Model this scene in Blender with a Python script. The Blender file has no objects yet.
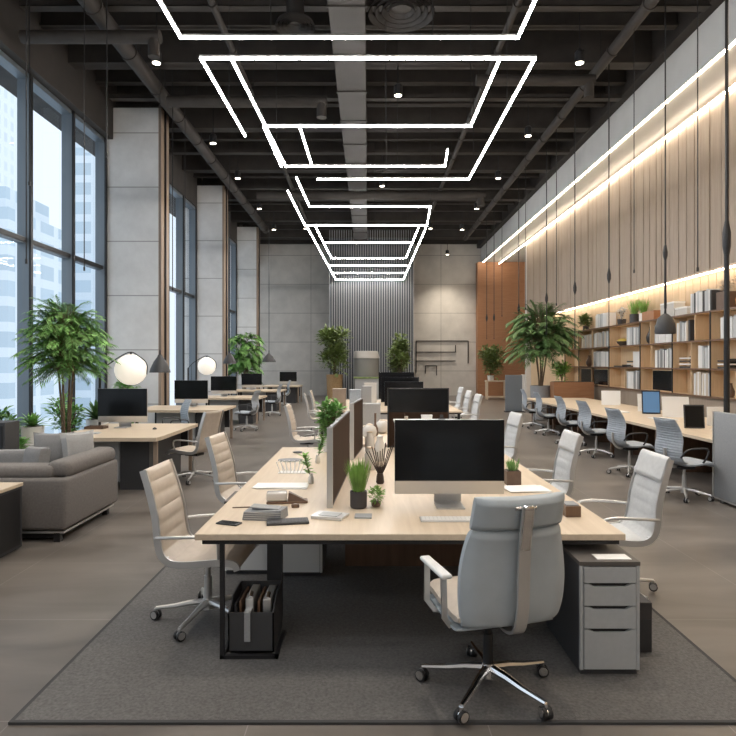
import bpy, bmesh, math, random
from mathutils import Vector, Matrix
PI = math.pi
S = bpy.context.scene
C = S.collection
random.seed(7)

# ------------------------------------------------------------------ materials
def new_mat(name):
    m = bpy.data.materials.new(name); m.use_nodes = True
    nt = m.node_tree; b = nt.nodes['Principled BSDF']
    return m, nt, b

def mat(name, col, rough=0.5, metal=0.0, noise=0.0, scale=8.0, bump=0.0, bscale=None, stretch=(1, 1, 1), spec=None, coat=0.0):
    m, nt, b = new_mat(name)
    b.inputs['Roughness'].default_value = rough
    b.inputs['Metallic'].default_value = metal
    if spec is not None: b.inputs['Specular IOR Level'].default_value = spec
    if coat: b.inputs['Coat Weight'].default_value = coat
    b.inputs['Base Color'].default_value = (*col, 1)
    if noise or bump:
        tc = nt.nodes.new('ShaderNodeTexCoord'); mp = nt.nodes.new('ShaderNodeMapping')
        mp.inputs['Scale'].default_value = stretch
        nt.links.new(tc.outputs['Object'], mp.inputs['Vector'])
    if noise:
        n = nt.nodes.new('ShaderNodeTexNoise'); n.inputs['Scale'].default_value = scale; n.inputs['Detail'].default_value = 5
        nt.links.new(mp.outputs['Vector'], n.inputs['Vector'])
        r = nt.nodes.new('ShaderNodeValToRGB')
        r.color_ramp.elements[0].position = 0.3; r.color_ramp.elements[1].position = 0.7
        r.color_ramp.elements[0].color = (*[c*(1-noise) for c in col], 1)
        r.color_ramp.elements[1].color = (*[min(1, c*(1+noise)) for c in col], 1)
        nt.links.new(n.outputs['Fac'], r.inputs['Fac']); nt.links.new(r.outputs['Color'], b.inputs['Base Color'])
    if bump:
        n2 = nt.nodes.new('ShaderNodeTexNoise'); n2.inputs['Scale'].default_value = bscale or scale*6; n2.inputs['Detail'].default_value = 3
        nt.links.new(mp.outputs['Vector'], n2.inputs['Vector'])
        bp = nt.nodes.new('ShaderNodeBump'); bp.inputs['Strength'].default_value = bump; bp.inputs['Distance'].default_value = 0.01
        nt.links.new(n2.outputs['Fac'], bp.inputs['Height']); nt.links.new(bp.outputs['Normal'], b.inputs['Normal'])
    return m

def emit(name, col, strength, base=(0.8, 0.8, 0.8)):
    m, nt, b = new_mat(name)
    b.inputs['Base Color'].default_value = (*base, 1)
    b.inputs['Emission Color'].default_value = (*col, 1)
    b.inputs['Emission Strength'].default_value = strength
    return m

def concrete(name, col, gx, gz, ox, oz, axis='XZ', joint=0.012):
    """cast panels with thin joints on a gx by gz grid"""
    m, nt, b = new_mat(name)
    b.inputs['Roughness'].default_value = 0.75
    tc = nt.nodes.new('ShaderNodeTexCoord'); sp = nt.nodes.new('ShaderNodeSeparateXYZ')
    nt.links.new(tc.outputs['Object'], sp.inputs[0])
    def line(sock, g, o):
        a = nt.nodes.new('ShaderNodeMath'); a.operation = 'SUBTRACT'; a.inputs[1].default_value = o
        nt.links.new(sock, a.inputs[0])
        p = nt.nodes.new('ShaderNodeMath'); p.operation = 'PINGPONG'; p.inputs[1].default_value = g/2
        nt.links.new(a.outputs[0], p.inputs[0])
        l = nt.nodes.new('ShaderNodeMath'); l.operation = 'LESS_THAN'; l.inputs[1].default_value = joint
        nt.links.new(p.outputs[0], l.inputs[0])
        return l.outputs[0]
    mx = nt.nodes.new('ShaderNodeMath'); mx.operation = 'MAXIMUM'
    nt.links.new(line(sp.outputs[axis[0]], gx, ox), mx.inputs[0])
    nt.links.new(line(sp.outputs[axis[1]], gz, oz), mx.inputs[1])
    n = nt.nodes.new('ShaderNodeTexNoise'); n.inputs['Scale'].default_value = 1.3; n.inputs['Detail'].default_value = 8; n.inputs['Roughness'].default_value = 0.65
    nt.links.new(tc.outputs['Object'], n.inputs['Vector'])
    r = nt.nodes.new('ShaderNodeValToRGB'); r.color_ramp.elements[0].position = 0.3; r.color_ramp.elements[1].position = 0.7
    r.color_ramp.elements[0].color = (*[c*0.86 for c in col], 1); r.color_ramp.elements[1].color = (*[c*1.1 for c in col], 1)
    nt.links.new(n.outputs['Fac'], r.inputs['Fac'])
    mix = nt.nodes.new('ShaderNodeMix'); mix.data_type = 'RGBA'
    nt.links.new(mx.outputs[0], mix.inputs[0]); nt.links.new(r.outputs['Color'], mix.inputs[6])
    mix.inputs[7].default_value = (*[c*0.45 for c in col], 1)
    nt.links.new(mix.outputs[2], b.inputs['Base Color'])
    return m

def wood(name, c1, c2, axis=0, rough=0.45, scale=3.0, spec=None):
    """long grain along the given axis"""
    m, nt, b = new_mat(name)
    b.inputs['Roughness'].default_value = rough
    if spec is not None: b.inputs['Specular IOR Level'].default_value = spec
    tc = nt.nodes.new('ShaderNodeTexCoord'); mp = nt.nodes.new('ShaderNodeMapping')
    s = [7.0, 7.0, 7.0]; s[axis] = 0.5
    mp.inputs['Scale'].default_value = s
    nt.links.new(tc.outputs['Object'], mp.inputs['Vector'])
    n = nt.nodes.new('ShaderNodeTexNoise'); n.inputs['Scale'].default_value = scale; n.inputs['Detail'].default_value = 8
    n.inputs['Distortion'].default_value = 0.6; n.inputs['Roughness'].default_value = 0.6
    nt.links.new(mp.outputs['Vector'], n.inputs['Vector'])
    r = nt.nodes.new('ShaderNodeValToRGB'); r.color_ramp.elements[0].position = 0.3; r.color_ramp.elements[1].position = 0.72
    r.color_ramp.elements[0].color = (*c1, 1); r.color_ramp.elements[1].color = (*c2, 1)
    nt.links.new(n.outputs['Fac'], r.inputs['Fac']); nt.links.new(r.outputs['Color'], b.inputs['Base Color'])
    bp = nt.nodes.new('ShaderNodeBump'); bp.inputs['Strength'].default_value = 0.06; bp.inputs['Distance'].default_value = 0.01
    nt.links.new(n.outputs['Fac'], bp.inputs['Height']); nt.links.new(bp.outputs['Normal'], b.inputs['Normal'])
    return m

def glass_mat():
    m = bpy.data.materials.new('window_glass'); m.use_nodes = True; nt = m.node_tree
    nt.nodes.remove(nt.nodes['Principled BSDF']); out = nt.nodes['Material Output']
    tr = nt.nodes.new('ShaderNodeBsdfTransparent'); tr.inputs[0].default_value = (0.97, 0.985, 1.0, 1)
    gl = nt.nodes.new('ShaderNodeBsdfGlossy'); gl.inputs['Roughness'].default_value = 0.02
    fr = nt.nodes.new('ShaderNodeFresnel'); fr.inputs[0].default_value = 1.35
    mx = nt.nodes.new('ShaderNodeMixShader')
    ge = nt.nodes.new('ShaderNodeNewGeometry'); iv = nt.nodes.new('ShaderNodeMath'); iv.operation = 'SUBTRACT'; iv.inputs[0].default_value = 1
    nt.links.new(ge.outputs['Backfacing'], iv.inputs[1]); ml = nt.nodes.new('ShaderNodeMath'); ml.operation = 'MULTIPLY'
    nt.links.new(fr.outputs[0], ml.inputs[0]); nt.links.new(iv.outputs[0], ml.inputs[1])
    nt.links.new(ml.outputs[0], mx.inputs[0]); nt.links.new(tr.outputs[0], mx.inputs[1]); nt.links.new(gl.outputs[0], mx.inputs[2])
    nt.links.new(mx.outputs[0], out.inputs[0])
    return m

def floor_mat():
    m, nt, b = new_mat('floor_tile')
    tc = nt.nodes.new('ShaderNodeTexCoord'); mp = nt.nodes.new('ShaderNodeMapping')
    mp.inputs['Location'].default_value = (0.58, 0.55, 0)
    nt.links.new(tc.outputs['Object'], mp.inputs['Vector'])
    br = nt.nodes.new('ShaderNodeTexBrick'); br.offset = 0.0; br.squash = 1.0
    br.inputs['Color1'].default_value = (0.148, 0.132, 0.119, 1); br.inputs['Color2'].default_value = (0.166, 0.149, 0.135, 1)
    br.inputs['Mortar'].default_value = (0.26, 0.24, 0.225, 1)
    br.inputs['Scale'].default_value = 1.0; br.inputs['Mortar Size'].default_value = 0.0035; br.inputs['Mortar Smooth'].default_value = 0.4
    br.inputs['Brick Width'].default_value = 1.16; br.inputs['Row Height'].default_value = 1.16
    nt.links.new(mp.outputs['Vector'], br.inputs['Vector'])
    mp2 = nt.nodes.new('ShaderNodeMapping'); mp2.inputs['Scale'].default_value = (0.5, 1.6, 1)
    nt.links.new(tc.outputs['Object'], mp2.inputs['Vector'])
    n = nt.nodes.new('ShaderNodeTexNoise'); n.inputs['Scale'].default_value = 1.5; n.inputs['Detail'].default_value = 9; n.inputs['Distortion'].default_value = 0.8
    nt.links.new(mp2.outputs['Vector'], n.inputs['Vector'])
    r = nt.nodes.new('ShaderNodeValToRGB'); r.color_ramp.elements[0].position = 0.3; r.color_ramp.elements[1].position = 0.7
    r.color_ramp.elements[0].color = (0.62, 0.61, 0.60, 1); r.color_ramp.elements[1].color = (1.22, 1.22, 1.22, 1)
    nt.links.new(n.outputs['Fac'], r.inputs['Fac'])
    mx = nt.nodes.new('ShaderNodeMix'); mx.data_type = 'RGBA'; mx.blend_type = 'MULTIPLY'; mx.inputs[0].default_value = 1
    nt.links.new(br.outputs['Color'], mx.inputs[6]); nt.links.new(r.outputs['Color'], mx.inputs[7])
    nt.links.new(mx.outputs[2], b.inputs['Base Color'])
    r2 = nt.nodes.new('ShaderNodeMapRange'); r2.inputs['To Min'].default_value = 0.22; r2.inputs['To Max'].default_value = 0.42
    nt.links.new(n.outputs['Fac'], r2.inputs['Value']); nt.links.new(r2.outputs[0], b.inputs['Roughness'])
    return m

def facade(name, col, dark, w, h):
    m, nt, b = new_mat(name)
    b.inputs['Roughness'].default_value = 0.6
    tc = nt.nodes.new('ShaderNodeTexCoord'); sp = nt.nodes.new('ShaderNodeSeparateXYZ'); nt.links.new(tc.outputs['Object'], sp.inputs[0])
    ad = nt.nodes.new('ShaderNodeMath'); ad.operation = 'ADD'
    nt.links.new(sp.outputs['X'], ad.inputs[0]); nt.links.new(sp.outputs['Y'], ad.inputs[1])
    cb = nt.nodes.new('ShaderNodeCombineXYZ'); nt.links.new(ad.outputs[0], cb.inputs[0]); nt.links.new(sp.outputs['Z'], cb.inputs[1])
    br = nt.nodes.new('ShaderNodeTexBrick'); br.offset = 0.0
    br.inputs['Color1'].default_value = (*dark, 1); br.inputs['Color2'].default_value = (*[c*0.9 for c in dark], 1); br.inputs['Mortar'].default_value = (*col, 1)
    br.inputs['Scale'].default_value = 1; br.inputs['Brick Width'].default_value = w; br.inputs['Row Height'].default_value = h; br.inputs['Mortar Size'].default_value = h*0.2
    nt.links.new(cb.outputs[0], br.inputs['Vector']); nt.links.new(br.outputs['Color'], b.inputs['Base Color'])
    return m

M = {}
M['floor'] = floor_mat()
M['rug'] = mat('rug_pile', (0.120, 0.116, 0.114), 0.95, noise=0.25, scale=60, bump=0.5, bscale=160)
M['rug_edge'] = mat('rug_binding', (0.05, 0.05, 0.052), 0.9)
M['desk'] = wood('pale_oak', (0.56, 0.455, 0.34), (0.66, 0.55, 0.425), 1, 0.42)
M['desk_x'] = wood('pale_oak_across', (0.55, 0.45, 0.34), (0.65, 0.545, 0.42), 0, 0.42)
M['shelf_wood'] = wood('honey_oak', (0.58, 0.42, 0.26), (0.69, 0.52, 0.34), 2, 0.5)
M['slat_wood'] = wood('taupe_oak_boards', (0.335, 0.265, 0.205), (0.42, 0.34, 0.27), 2, 0.55, 2.0)
M['orange_wood'] = wood('chestnut_panel', (0.33, 0.155, 0.075), (0.42, 0.21, 0.11), 0, 0.5)
M['brown_wood'] = wood('walnut', (0.13, 0.075, 0.045), (0.19, 0.11, 0.07), 2, 0.45)
M['divider_wood'] = wood('dark_walnut_panel', (0.034, 0.018, 0.011), (0.055, 0.031, 0.020), 2, 0.75, spec=0.2)
M['clad_wood'] = wood('column_cladding', (0.27, 0.205, 0.155), (0.33, 0.255, 0.20), 2, 0.55)
M['column'] = concrete('column_concrete', (0.66, 0.665, 0.67), 40, 1.32, 0, 2.07)
M['back_wall'] = concrete('wall_concrete', (0.62, 0.59, 0.55), 3.51, 1.56, -3.08, 2.88)
M['plaster'] = mat('pale_plaster', (0.62, 0.60, 0.57), 0.8, noise=0.04, scale=2)
M['bulk'] = mat('bulkhead_paint', (0.60, 0.60, 0.59), 0.7, noise=0.04, scale=2)
M['ceil'] = mat('dark_ceiling', (0.026, 0.022, 0.020), 0.9, noise=0.3, scale=1.5)
M['beam'] = mat('dark_steel_beam', (0.036, 0.031, 0.028), 0.7, noise=0.2, scale=3)
M['duct'] = mat('duct_sheet', (0.040, 0.036, 0.034), 0.6, 0.1, noise=0.15, scale=2)
M['mullion'] = mat('mullion_aluminium', (0.16, 0.19, 0.22), 0.45, 0.4)
M['black'] = mat('black_metal', (0.018, 0.018, 0.020), 0.45, 0.2)
M['charcoal'] = mat('charcoal_laminate', (0.045, 0.046, 0.050), 0.55)
M['top_lam'] = mat('brown_grey_laminate', (0.105, 0.095, 0.088), 0.5)
M['screen'] = mat('screen_glass', (0.005, 0.006, 0.008), 0.16, spec=0.35)
M['tablet_screen'] = emit('lit_tablet_screen', (0.10, 0.22, 0.38), 0.8, (0.02, 0.03, 0.05))
M['silver'] = mat('brushed_aluminium', (0.62, 0.62, 0.62), 0.35, 0.75)
M['chrome'] = mat('polished_chrome', (0.78, 0.78, 0.79), 0.14, 1.0)
M['white'] = mat('white_plastic', (0.78, 0.78, 0.77), 0.4)
M['paper'] = mat('paper', (0.85, 0.85, 0.84), 0.8)
M['leather_cream'] = mat('cream_leather', (0.56, 0.49, 0.42), 0.5, noise=0.05, scale=20, bump=0.1, bscale=200)
M['leather_grey'] = mat('blue_grey_leather', (0.41, 0.46, 0.50), 0.38, noise=0.04, scale=10, bump=0.05, bscale=200)
M['fabric_white'] = mat('off_white_fabric', (0.62, 0.63, 0.64), 0.8, noise=0.05, scale=30, bump=0.25, bscale=260)
M['mesh_blue'] = mat('blue_grey_mesh_fabric', (0.36, 0.40, 0.45), 0.75, noise=0.08, scale=30, bump=0.3, bscale=300)
M['sofa'] = mat('warm_grey_upholstery', (0.165, 0.153, 0.146), 0.9, noise=0.12, scale=50, bump=0.3, bscale=220)
M['pillow'] = mat('grey_pillow_cloth', (0.24, 0.24, 0.245), 0.9, noise=0.08, scale=60, bump=0.3, bscale=260)
M['pillow2'] = mat('silver_pillow_cloth', (0.36, 0.365, 0.37), 0.9, noise=0.06, scale=60, bump=0.3, bscale=260)
M['drawer'] = mat('grey_drawer_front', (0.42, 0.44, 0.455), 0.5, noise=0.03, scale=30)
M['partition'] = mat('grey_felt', (0.30, 0.31, 0.325), 0.9, noise=0.06, scale=50, bump=0.3, bscale=200)
M['partition_blue'] = mat('slate_felt', (0.20, 0.225, 0.255), 0.9, noise=0.06, scale=50)
M['leaf'] = mat('leaf_green', (0.19, 0.38, 0.11), 0.5, noise=0.4, scale=5)
M['leaf_dark'] = mat('leaf_dark_green', (0.11, 0.21, 0.07), 0.5, noise=0.4, scale=5)
M['leaf_bright'] = mat('leaf_bright_green', (0.20, 0.38, 0.075), 0.5, noise=0.35, scale=8)
M['leaf_olive'] = mat('leaf_olive_green', (0.17, 0.23, 0.075), 0.5, noise=0.4, scale=8)
M['stem'] = mat('stem_bark', (0.17, 0.12, 0.075), 0.8, noise=0.2, scale=20)
M['soil'] = mat('potting_soil', (0.04, 0.028, 0.02), 0.95)
M['pot_dark'] = mat('dark_pot', (0.045, 0.042, 0.045), 0.45)
M['pot_brown'] = mat('brown_pot', (0.13, 0.08, 0.055), 0.5, noise=0.1, scale=20)
M['pot_white'] = mat('white_pot', (0.74, 0.74, 0.73), 0.4)
M['basket'] = mat('woven_basket', (0.34, 0.22, 0.11), 0.8, noise=0.25, scale=40, bump=0.5, bscale=80)
M['lamp_glass'] = emit('glowing_globe', (1.0, 0.90, 0.74), 0.62)
M['led'] = emit('led_diffuser', (1.0, 0.965, 0.925), 68.0)
M['cove'] = emit('cove_led', (1.0, 0.84, 0.64), 26.0)
M['shelf_led'] = emit('shelf_led', (1.0, 0.84, 0.64), 13.0)
M['spot_lens'] = emit('spot_lens', (1.0, 0.88, 0.70), 14.0)
M['shade'] = mat('dark_grey_shade', (0.034, 0.034, 0.037), 0.5)
M['rod'] = mat('pale_rod', (0.36, 0.365, 0.375), 0.5, 0.2)
M['slate'] = mat('slate_backing', (0.055, 0.068, 0.085), 0.7, noise=0.1, scale=2)
M['drum'] = mat('grey_drum', (0.20, 0.195, 0.185), 0.6)
M['drum_top'] = mat('pale_drum_top', (0.42, 0.40, 0.37), 0.6)
M['glass'] = glass_mat()
M['book_white'] = mat('white_binder', (0.70, 0.71, 0.72), 0.6)
M['book_grey'] = mat('pale_grey_binder', (0.48, 0.50, 0.52), 0.6)
M['book_mid'] = mat('mid_grey_binder', (0.27, 0.28, 0.29), 0.6)
M['book_beige'] = mat('beige_binder', (0.55, 0.48, 0.40), 0.6)
M['book_dark'] = mat('charcoal_binder', (0.045, 0.045, 0.05), 0.6)
M['orange'] = mat('orange_ceramic', (0.52, 0.20, 0.04), 0.4)
M['twig'] = mat('dark_twig', (0.05, 0.035, 0.03), 0.8)
M['jar'] = mat('frosted_jar', (0.62, 0.60, 0.57), 0.15, coat=0.5)
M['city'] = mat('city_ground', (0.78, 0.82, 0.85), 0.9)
M['facade1'] = facade('hazy_facade', (0.88, 0.92, 0.95), (0.74, 0.82, 0.88), 3.0, 3.4)  # distance haze is mixed into the pale colours of the tower facades
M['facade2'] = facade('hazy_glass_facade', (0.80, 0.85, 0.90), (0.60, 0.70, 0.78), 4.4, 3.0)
M['facade3'] = facade('hazy_pale_facade', (0.93, 0.95, 0.97), (0.86, 0.90, 0.94), 2.4, 3.2)

# ------------------------------------------------------------------ mesh builder
class G:
    def __init__(s): s.bm = bmesh.new()
    def box(s, x0, x1, y0, y1, z0, z1, bev=0.0, seg=2):
        vs = [s.bm.verts.new(p) for p in ((x0,y0,z0),(x1,y0,z0),(x1,y1,z0),(x0,y1,z0),(x0,y0,z1),(x1,y0,z1),(x1,y1,z1),(x0,y1,z1))]
        fs = [s.bm.faces.new([vs[i] for i in f]) for f in ((3,2,1,0),(4,5,6,7),(0,1,5,4),(1,2,6,5),(2,3,7,6),(3,0,4,7))]
        if bev:
            es = list({e for f in fs for e in f.edges})
            bmesh.ops.bevel(s.bm, geom=es, offset=bev, segments=seg, profile=0.5, affect='EDGES')
        return s
    def obox(s, c, size, rot, bev=0.0, seg=2):
        g = G(); g.box(-size[0]/2, size[0]/2, -size[1]/2, size[1]/2, -size[2]/2, size[2]/2, bev, seg)
        mt = Matrix.Translation(c) @ (rot if isinstance(rot, Matrix) else Matrix.Rotation(rot, 4, 'Z'))
        s.merge(g, mt); return s
    def merge(s, g, mt=None):
        mp = {}
        for v in g.bm.verts: mp[v] = s.bm.verts.new(mt @ v.co if mt else v.co)
        for f in g.bm.faces:
            try: s.bm.faces.new([mp[v] for v in f.verts])
            except ValueError: pass
        g.bm.free(); return s
    def ring_tube(s, rings, closed=True, caps=True):
        rr = [[s.bm.verts.new(p) for p in r] for r in rings]
        n = len(rr[0])
        for a, b in zip(rr, rr[1:]):
            for i in range(n):
                j = (i+1) % n
                if not closed and j == 0: continue
                s.bm.faces.new((a[i], a[j], b[j], b[i]))
        if caps:
            s.bm.faces.new(rr[0][::-1]); s.bm.faces.new(rr[-1])
        return s
    def tube(s, pts, r, seg=8, w=None):
        """round (or, with w, rectangular r by w) sweep along points"""
        pts = [Vector(p) for p in pts]; rs = r if isinstance(r, (list, tuple)) else [r]*len(pts)
        rings = []; prev = None
        for i, p in enumerate(pts):
            t = (pts[min(i+1, len(pts)-1)] - pts[max(i-1, 0)]).normalized()
            if prev is None:
                up = Vector((0,0,1)) if abs(t.z) < 0.9 else Vector((1,0,0))
                if w is not None: up = Vector((1,0,0)) if abs(t.x) < 0.9 else Vector((0,0,1))
            else: up = prev
            a = (up - t*up.dot(t)).normalized(); prev = a; b = t.cross(a)
            if w is None: rings.append([p + (a*math.cos(2*PI*k/seg) + b*math.sin(2*PI*k/seg))*rs[i] for k in range(seg)])
            else:
                h, ww = rs[i]/2, w/2
                rings.append([p + a*h + b*ww, p - a*h + b*ww, p - a*h - b*ww, p + a*h - b*ww])
        return s.ring_tube(rings)
    def cyl(s, p0, p1, r0, r1=None, seg=16): return s.tube([p0, p1], [r0, r0 if r1 is None else r1], seg)
    def lathe(s, prof, c=(0,0,0), seg=24, caps=True):
        c = Vector(c)
        rings = [[c + Vector((max(r, 1e-4)*math.cos(2*PI*k/seg), max(r, 1e-4)*math.sin(2*PI*k/seg), z)) for k in range(seg)] for r, z in prof]
        return s.ring_tube(rings, caps=caps)
    def sling(s, prof, width, thick, ribs=0, amp=0.0, rib_from=0.0, n=56, m=8, wrap=0.0, back=False):
        """padded shell swept along a y-z profile; front bulges between seams"""
        P = spline([(0, y, z) for y, z in prof], n)
        L = [0]
        for a, b in zip(P, P[1:]): L.append(L[-1] + (b-a).length)
        rings = []
        for i, p in enumerate(P):
            t = (P[min(i+1, len(P)-1)] - P[max(i-1, 0)]).normalized()
            nv = Vector((0, t.z, -t.y)); u = L[i]/L[-1]
            w = width(u)/2; ef = min(1.0, (L[i]+0.004)/0.03, (L[-1]-L[i]+0.004)/0.03)**0.5
            rib = 0
            if ribs and u >= rib_from: rib = amp*(abs(math.sin(PI*ribs*(u-rib_from)/(1-rib_from)))**0.5 - 0.6)
            ring = []
            for k in range(m+1):
                x = -1 + 2*k/m; e = (1 - abs(x)**6)**0.5 if abs(x) < 1 else 0
                off = thick/2*ef*(0.35 + 0.65*e) + rib*e
                ring.append(p + Vector((x*w, 0, 0)) + nv*(off + wrap*x*x))
            for k in range(m, -1, -1):
                x = -1 + 2*k/m; e = (1 - abs(x)**6)**0.5 if abs(x) < 1 else 0
                ring.append(p + Vector((x*w, 0, 0)) + nv*(-thick/2*ef*(0.35 + 0.65*e) - (rib*e if back else 0) + wrap*x*x))
            rings.append(ring)
        return s.ring_tube(rings)
    def leaf(s, p, d, up, l, w, droop=0.2, n=3):
        """one folded tapering blade"""
        d = d.normalized(); side = d.cross(up)
        if side.length < 1e-3: side = d.cross(Vector((1, 0.3, 0)))
        side.normalize(); nrm = side.cross(d)
        prev = None
        for i in range(n+1):
            t = i/n; c = p + d*l*t + Vector((0,0,-1))*droop*l*t*t
            ww = w*(math.sin(PI*min(0.97, 0.12+0.86*t))**0.7)/2 if i < n else 0.0
            if i == n: cur = [s.bm.verts.new(c)]
            else: cur = [s.bm.verts.new(c - side*ww + nrm*ww*0.25), s.bm.verts.new(c), s.bm.verts.new(c + side*ww + nrm*ww*0.25)]
            if prev:
                if len(cur) == 3:
                    s.bm.faces.new((prev[0], prev[1], cur[1], cur[0])); s.bm.faces.new((prev[1], prev[2], cur[2], cur[1]))
                else:
                    s.bm.faces.new((prev[0], prev[1], cur[0])); s.bm.faces.new((prev[1], prev[2], cur[0]))
            prev = cur
        return s
    def pillow(s, w, h, t, mt, n=10):
        def P(u, v, sg):
            e = ((1-u**4)*(1-v**4))**0.5 if abs(u) < 1 and abs(v) < 1 else 0
            k = 1 - 0.06*(1-abs(u*v))*0
            pin = 1 - 0.10*(1-u*u)*abs(v)**3 ; pin2 = 1 - 0.10*(1-v*v)*abs(u)**3
            return mt @ Vector((u*w/2*pin2, sg*t/2*e, v*h/2*pin))
        grid = {}
        for sg in (1, -1):
            for i in range(n+1):
                for j in range(n+1):
                    edge = i in (0, n) or j in (0, n)
                    if edge and (i, j, 0) in grid: grid[(i, j, sg)] = grid[(i, j, 0)]; continue
                    v = s.bm.verts.new(P(-1+2*i/n, -1+2*j/n, sg)); grid[(i, j, sg)] = v
                    if edge: grid[(i, j, 0)] = v
            for i in range(n):
                for j in range(n):
                    q = [grid[(i,j,sg)], grid[(i+1,j,sg)], grid[(i+1,j+1,sg)], grid[(i,j+1,sg)]]
                    s.bm.faces.new(q if sg == -1 else q[::-1])
        return s
    def build(s, name, m, parent=None, smooth=False, fix=True):
        if fix: bmesh.ops.recalc_face_normals(s.bm, faces=s.bm.faces)
        me = bpy.data.meshes.new(name); s.bm.to_mesh(me); s.bm.free()
        me.materials.append(m if not isinstance(m, str) else M[m])
        if smooth:
            for p in me.polygons: p.use_smooth = True
            try: me.set_sharp_from_angle(angle=math.radians(40))
            except Exception: pass
        o = bpy.data.objects.new(name, me); C.objects.link(o)
        if parent: o.parent = parent
        return o

def spline(pts, n):
    P = [Vector(p) for p in pts]; out = []
    P = [P[0]*2 - P[1]] + P + [P[-1]*2 - P[-2]]
    segs = len(P) - 3
    for i in range(n+1):
        t = i/n*segs; k = min(int(t), segs-1); t -= k
        a, b, c, d = P[k:k+4]
        out.append(0.5*((2*b) + (c-a)*t + (2*a-5*b+4*c-d)*t*t + (3*b-a-3*c+d)*t**3))
    return out

def tag(o, label, cat, group=None, kind=None):
    o['label'] = label; o['category'] = cat
    if group: o['group'] = group
    if kind: o['kind'] = kind
    return o
def empty(name, loc, label, cat, group=None, rz=0):
    o = bpy.data.objects.new(name, None); C.objects.link(o); o.empty_display_size = 0.1
    o.location = loc; o.rotation_euler = (0, 0, rz)
    return tag(o, label, cat, group)
def struct(o, label=None, cat=None):
    o['kind'] = 'structure'
    if label: o['label'] = label
    if cat: o['category'] = cat
    return o
def dup(root, loc, rz=None, label=None, group=None):
    r = root.copy(); C.objects.link(r); r.location = loc
    if rz is not None: r.rotation_euler = (0, 0, rz)
    if label: r['label'] = label
    if group: r['group'] = group
    for ch in list(root.children):
        c = ch.copy(); C.objects.link(c); c.parent = r
        for g in list(ch.children):
            d = g.copy(); C.objects.link(d); d.parent = c
    return r
def at(o, loc, rz=0):
    o.location = loc; o.rotation_euler = (0, 0, rz); return o

# ------------------------------------------------------------------ room shell
XL, XR, XB, YB, YN, ZC = -6.5, 7.0, 6.09, 32.4, -5.0, 7.96
struct(G().box(-7.2, 9.2, YN, YB+0.3, -0.2, 0).build('floor', 'floor'), 'large grey brown stone tile floor with thin pale joints', 'floor')
struct(G().box(-7.2, 9.2, YN, YB+0.3, 8.75, 8.95).build('ceiling', 'ceil'), 'dark exposed ceiling slab above the beams', 'ceiling')
struct(G().box(-7.2, 9.2, YB, YB+0.3, 0, 8.75).build('wall_back', 'back_wall'), 'pale concrete panel wall at the far end', 'wall')
struct(G().box(-7.2, 9.2, YN-0.3, YN, 0, 8.75).build('wall_front', 'plaster'), 'plain pale wall behind the viewer', 'wall')
# beams across
y = 2.2; k = 0
while y < YB:
    h = 0.30 if k % 3 else 0.46
    g = G()
    w = 0.16 if k % 3 else 0.30
    xe = XB-0.23
    g.box(XL, xe, y-w/2, y+w/2, 8.75-0.33-h, 8.75-0.33-h+0.04); g.box(XL, xe, y-0.02, y+0.02, 8.75-0.33-h, 8.75); g.box(XL, xe, y-w/2, y+w/2, 8.70, 8.75)
    if k % 3 == 0: g.box(XL, xe, y-w/2, y+w/2, 8.0, 8.75)
    b = g.build('ceiling_beam', 'beam'); struct(b, 'dark steel beam crossing below the ceiling slab', 'beam'); b['group'] = 'ceiling beams'
    y += 1.15; k += 1
struct(G().box(XB-0.22, XB-0.005, YN, YB-0.05, 7.93, 8.75).build('ceiling_edge_beam', 'ceil'), 'dark steel edge beam running along the pale bulkhead', 'beam')
# right: slatted upper wall, recessed lower wall, bulkhead
struct(G().box(XR+0.06, 9.0, YN, 26.5, 3.67, 8.75).build('wall_right_backing', 'black'), 'dark backing seen in the grooves between the wall boards', 'wall')
g = G(); g.box(XR+0.05, 7.3, YN, 26.5, 3.655, 3.67)
yy = YN; random.seed(3)
while yy < 26.4:
    w = random.choice([0.26, 0.33, 0.33, 0.40]); w = min(w, 26.5-yy)
    g.box(XR+random.choice([0, 0.012, 0.02]), XR+0.059, yy+0.016, yy+w-0.016, 3.66, 7.12)
    yy += w
struct(g.build('wall_right', 'slat_wood'), 'tall wall of vertical taupe oak boards above the shelves', 'wall')
g = G(); g.box(7.22, 7.5, YN, 26.5, 0, 3.66)
yy = YN
while yy < 26.4:
    g.box(7.20, 7.24, yy+0.008, yy+0.29, 0, 3.66); yy += 0.30
struct(g.build('wall_right_recess', 'shelf_wood'), 'honey oak boards behind the bookcase', 'wall')
struct(G().box(7.0, 9.0, 26.5, 26.75, 0, 7.12).build('wall_end', 'plaster'), 'pale end post of the board clad wall', 'wall')
struct(G().box(8.9, 9.2, 26.7, YB, 0, 7.2).build('wall_alcove', 'plaster'))
struct(G().box(5.83, 8.9, 31.9, YB, 0, 7.12).build('wall_wood_panel', 'orange_wood'), 'chestnut wood wall in the alcove at the far right', 'wall')
g = G(); g.box(XB, 9.1, YN, YB-0.02, 7.12, 8.8)
struct(g.build('ceiling_bulkhead', 'bulk'), 'long pale grey bulkhead dropped from the ceiling along the board wall', 'bulkhead')
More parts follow.
